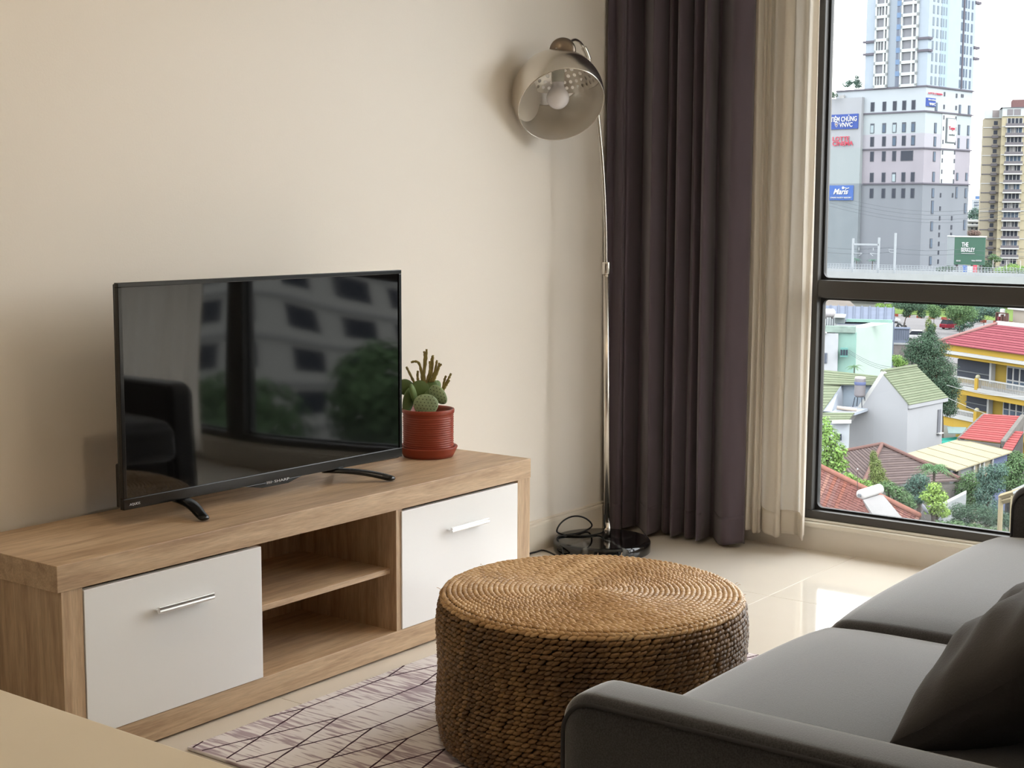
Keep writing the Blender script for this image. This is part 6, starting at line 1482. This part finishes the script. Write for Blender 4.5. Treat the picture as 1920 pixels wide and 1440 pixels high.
tiled('roof_course', (A(1440, 1010, 62), A(1690, 1100, 56), n2, n3), 30, nr_m, nh, 0.06, 0.05, 34)
bm = bmesh.new(); tube(bm, [n3 + Vector((0, 0, 0.1)), n2 + Vector((0, 0, 0.1))], 0.14, 10); obj('ridge_cap', bm, ext('red_ridge_cap', 206, 132, 112, 0.45, var=0.1, vscale=3), nh, True)
back_e = [n2 + EF * 3.5 - Vector((0, 0, 2.0)), n3 + EF * 3.5 - Vector((0, 0, 2.0))]
tiled('roof_course', (back_e[0], back_e[1], n3, n2), 8, nr_m, nh, 0.09, 0.05, 20)
for pa, pb in ((back_e[0], back_e[1]), (A(1440, 1010, 62), A(1690, 1100, 56))): bm = bmesh.new(); slab(bm, [pa - Vector((0, 0, 0.2)), pb - Vector((0, 0, 0.2)), put(pb, G), put(pa, G)], 0.2, -EF); obj('wall', bm, conc2, nh)
sh_ = thing('solar_water_heater', 'white solar water heater with horizontal tank on the old red roof', 'water heater', A(1625, 950, 69.5))
ta, tb = A(1614, 928, 69.3), A(1649, 917, 70.6); tr = 10.5 * 69.5 / 2900
wt = mat('heater_white', srgb(244, 242, 240, 0.6 * EXT), spec=0.05, rough=0.5)
bm = bmesh.new(); ax_ = (tb - ta).normalized(); tube(bm, [ta - ax_ * 0.06, ta, tb, tb + ax_ * 0.06], tr, 24, taper=lambda q: 1.0 if 0.1 < q < 0.9 else 0.78); obj('tank', bm, wt, sh_, True)
for e_, s_ in ((ta, -1), (tb, 1)): bm = bmesh.new(); tube(bm, [e_ + ax_ * s_ * 0.07, e_ + ax_ * s_ * 0.16], tr * 0.3, 12); obj('end_fitting', bm, ext('heater_grey', 170, 176, 184, 0.5), sh_)
pa, pb, pc, pd = A(1618, 937, 69.0), A(1654, 926, 70.3), A(1716, 1000, 63.5), A(1660, 1000, 62.5)
bm = bmesh.new(); slab(bm, [pa, pb, pc, pd], 0.12); obj('collector_panel', bm, ext('collector_pale', 226, 222, 222, 0.40, var=0.03, vscale=2), sh_)
for q in (0.1, 0.9):
    p_ = ta.lerp(tb, q); bm = bmesh.new(); tube(bm, [p_ - Vector((0, 0, tr * 0.9)), p_ - Vector((0, 0, tr + 0.55))], 0.035, 6); obj('stand_leg', bm, rail_m, sh_)
pm = A(1607.5, 925, 70.2); bm = bmesh.new(); tube(bm, [A(1607.5, 927, 70.2), A(1608, 880, 70.2)], 0.018, 6); an_ = obj('rod', bm, ext('rod_brown', 110, 84, 84, 0.5))
tag(an_, 'slim rod standing on the old red roof beside the solar heater', 'rod')
bm = bmesh.new(); ellipsoid(bm, Matrix.Translation(A(1608, 879.5, 70.2)) @ Matrix.Scale(0.04, 4), 8, 6); obj('rod_tip', bm, slab_w, an_, True)
ds = thing('satellite_dish', 'grey satellite dish at the right end of the old red roof', 'satellite dish', A(1734, 968, 68))
dc = A(1733.5, 955, 68); dn_ = (ER * 0.75 + EF * 0.25 + Vector((0, 0, 0.45))).normalized(); dx_ = dn_.cross(Vector((0, 0, 1))).normalized(); dy_ = dn_.cross(dx_)
Md = Matrix(((dx_.x, dy_.x, dn_.x, dc.x), (dx_.y, dy_.y, dn_.y, dc.y), (dx_.z, dy_.z, dn_.z, dc.z), (0, 0, 0, 1)))
rd_ = 11 * 68 / 2900; bm = bmesh.new(); lathe(bm, [(0, -0.05), (rd_ * 0.4, -0.035), (rd_ * 0.75, 0.0), (rd_, 0.05), (rd_ * 0.98, 0.03), (rd_ * 0.7, -0.02), (0, -0.07)], 28, Md); obj('reflector', bm, ext('dish_grey', 186, 190, 206, 0.55), ds, True)
bm = bmesh.new(); tube(bm, [dc - dn_ * 0.05, dc - dn_ * 0.15 - Vector((0, 0, 0.1)), A(1734, 972, 68)], 0.03, 8); obj('mount', bm, rail_m, ds); bm = bmesh.new(); tube(bm, [dc - dy_ * rd_ * 0.9, dc + dn_ * 0.25], 0.015, 6); tube(bm, [dc + dn_ * 0.22, dc + dn_ * 0.32], 0.035, 8); obj('feed_arm', bm, rail_m, ds)

# ---------------- garden plants below the window
random.seed(81)
tree('frangipani_tree', 'fresh green broad-leaved tree at the left edge of the lower pane', 88, [(1546, 800, 12, 16), (1556, 820, 16, 16), (1545, 840, 16, 16), (1570, 846, 16, 14), (1556, 862, 18, 14), (1575, 872, 14, 12), (1545, 880, 14, 12)], lt, 5.0, [(1555, 940), (1553, 880), (1552, 840)], dens=0.9)
tree('cypress_shrub', 'pale olive cypress spire in front of the brown roof', 83, [(1638, 856, 6, 10), (1641, 872, 10, 12), (1645, 888, 13, 12), (1648, 902, 16, 10)], ol, 2.6, [(1645, 930), (1643, 880)], cat='shrub', dens=1.2)
tree('garden_shrub', 'lime green leafy shrub along the old red roof ridge, left of the heater', 78, [(1590, 893, 10, 6), (1604, 902, 12, 7), (1622, 908, 12, 7)], lt, 4.0, [(1605, 925)], cat='shrub')
tree('garden_shrub', 'dense green shrubs behind the solar water heater', 80, [(1664, 912, 14, 9), (1680, 922, 14, 10), (1694, 932, 14, 10), (1705, 945, 12, 9)], md_, 4.0, [(1680, 950)], cat='shrub')
tree('garden_shrub', 'bluish green thicket under the palm', 84, [(1725, 900, 16, 10), (1712, 912, 14, 12), (1735, 918, 16, 12), (1722, 932, 14, 10)], blu, 3.6, [(1722, 950)], cat='shrub')
tree('frangipani_shrub', 'bright yellow-green shrub beside the satellite dish', 76, [(1752, 915, 12, 9), (1742, 930, 14, 9), (1764, 930, 12, 9), (1756, 945, 16, 10), (1745, 955, 12, 8), (1768, 960, 12, 9)], leaf_mat('yellow_green_leaves', 148, 182, 92), 4.5, [(1755, 985)], cat='shrub')
palm('garden_palm', 'feathery palm in front of the cream roof', 1752, 877, 87, 40, 22, plm, G, droop=0.9)
for k, (bl, lab, m_, dd) in enumerate((([(1822, 900, 18, 14), (1806, 915, 16, 14), (1835, 915, 18, 16), (1815, 935, 20, 16)], 'dense green tree filling the lower right pane, nearest the garden wall', md_, 90), ([(1852, 890, 18, 14), (1870, 882, 16, 12), (1860, 908, 20, 16), (1845, 925, 16, 14), (1850, 948, 20, 14)], 'dense green tree in the lower right pane below the blue wall bay', blu, 88), ([(1895, 880, 18, 14), (1912, 868, 18, 14), (1890, 902, 18, 14), (1912, 900, 16, 14), (1905, 855, 10, 8)], 'leafy tree at the far right edge under the red lean-to', md_, 93), ([(1800, 958, 18, 12), (1830, 962, 24, 14), (1862, 970, 22, 14), (1885, 975, 16, 12), (1800, 980, 16, 10)], 'shadowy shrub mass along the foot of the right trees', dk, 80))):
    tree('garden_tree', lab, dd, bl, m_, 3.4, [(bl[0][0], 1000), (bl[0][0], bl[0][1] + 10)], dens=1.0)
tree('garden_shrub', 'low bushes along the window foot right of the dish', 72, [(1790, 985, 18, 8), (1760, 985, 14, 8), (1825, 992, 20, 8), (1865, 1000, 24, 9)], md_, 3.6, [(1800, 1010)], cat='shrub')
pg = thing('pergola', 'tan pergola corner half hidden by the sofa at the right edge', 'pergola', put(A(1895, 935, 70), G))
pw_ = ext('tan_stone', 226, 206, 160, 0.5)
for a, b in (((1876, 931), (1930, 915)), ((1880, 940), (1930, 928))): bm = bmesh.new(); pa, pb = A(*a, 71), A(*b, 68); tube(bm, [pa, pb], 0.13, 4); obj('beam', bm, pw_, pg)
for px in (1877, 1900): bm = bmesh.new(); tube(bm, [put(A(px, 938, 71 if px < 1890 else 69.4), G), A(px, 930, 71 if px < 1890 else 69.4)], 0.12, 8); obj('post', bm, pw_, pg)
bm = bmesh.new(); slab(bm, [A(1897, 918, 71), A(1960, 890, 69), A(1960, 897, 66), A(1900, 926, 68)], 0.1); obj('roof_sheet', bm, ext('pergola_grey', 206, 210, 206, 0.45), pg)

# ---------------- across the side street, seen only mirrored in the television screen
mb = thing('mirrored_block', 'long pale apartment block mirrored in the television screen', 'building', (93, -85, G))
q_u = Vector((0.70, 0.71, 0)).normalized(); FQ = Face(Vector((90, -88, 0)), q_u, Vector((-q_u.y, q_u.x, 0)))
cream_b = ext('mirror_block_paint', 240, 238, 230, 0.9)
FQ.part('walls', -36, 32, G, 8.0, 0, 12, cream_b, mb)
for i in range(15):
    for j in range(8):
        u0 = -34 + i * 4.4; zz_ = G + 3 + j * 3.2; w_ = FQ.part('window', u0, u0 + (2.6 if i % 3 else 1.3), zz_, zz_ + 1.7, 0.06, 0.2, pane_d, mb)
for j in range(8): FQ.part('string_course', -36, 32, G + 1.9 + j * 3.2, G + 2.2 + j * 3.2, 0.25, 0.4, slab_w, mb)
random.seed(91)
def real_tree(label, x, y, h, r, m):
    t = thing('mirrored_tree', label, 'tree', (x, y, G)); bm = bmesh.new()
    for b_ in range(6):
        c = Vector((x + random.uniform(-.5, .5) * r, y + random.uniform(-.5, .5) * r, G + h - r * 1.2 + random.uniform(-.8, .4) * r))
        for _ in range(700):
            v = Vector((random.gauss(0, 1), random.gauss(0, 1), random.gauss(0, 1))).normalized(); leafquad(bm, c + v * r * 0.7 * random.uniform(0.7, 1), v, 0.35, 0.18)
    stuff(obj('foliage', bm, m, t, normals=False)); bm = bmesh.new(); tube(bm, [Vector((x, y, G)), Vector((x, y, G + h - r))], 0.25, 8); obj('trunk', bm, bark_m, t, True)
for k, (x, y, h, r) in enumerate(((43, -47, 15.0, 4.0), (52, -41, 16.5, 4.2), (36, -55, 13.5, 3.8), (61, -34, 14.5, 4.0))): real_tree(('green street tree mirrored in the television, left of the row', 'tallest green street tree mirrored in the television', 'smaller street tree mirrored low in the television', 'right-hand street tree mirrored in the television')[k], x, y, h, r, md_)
settle()
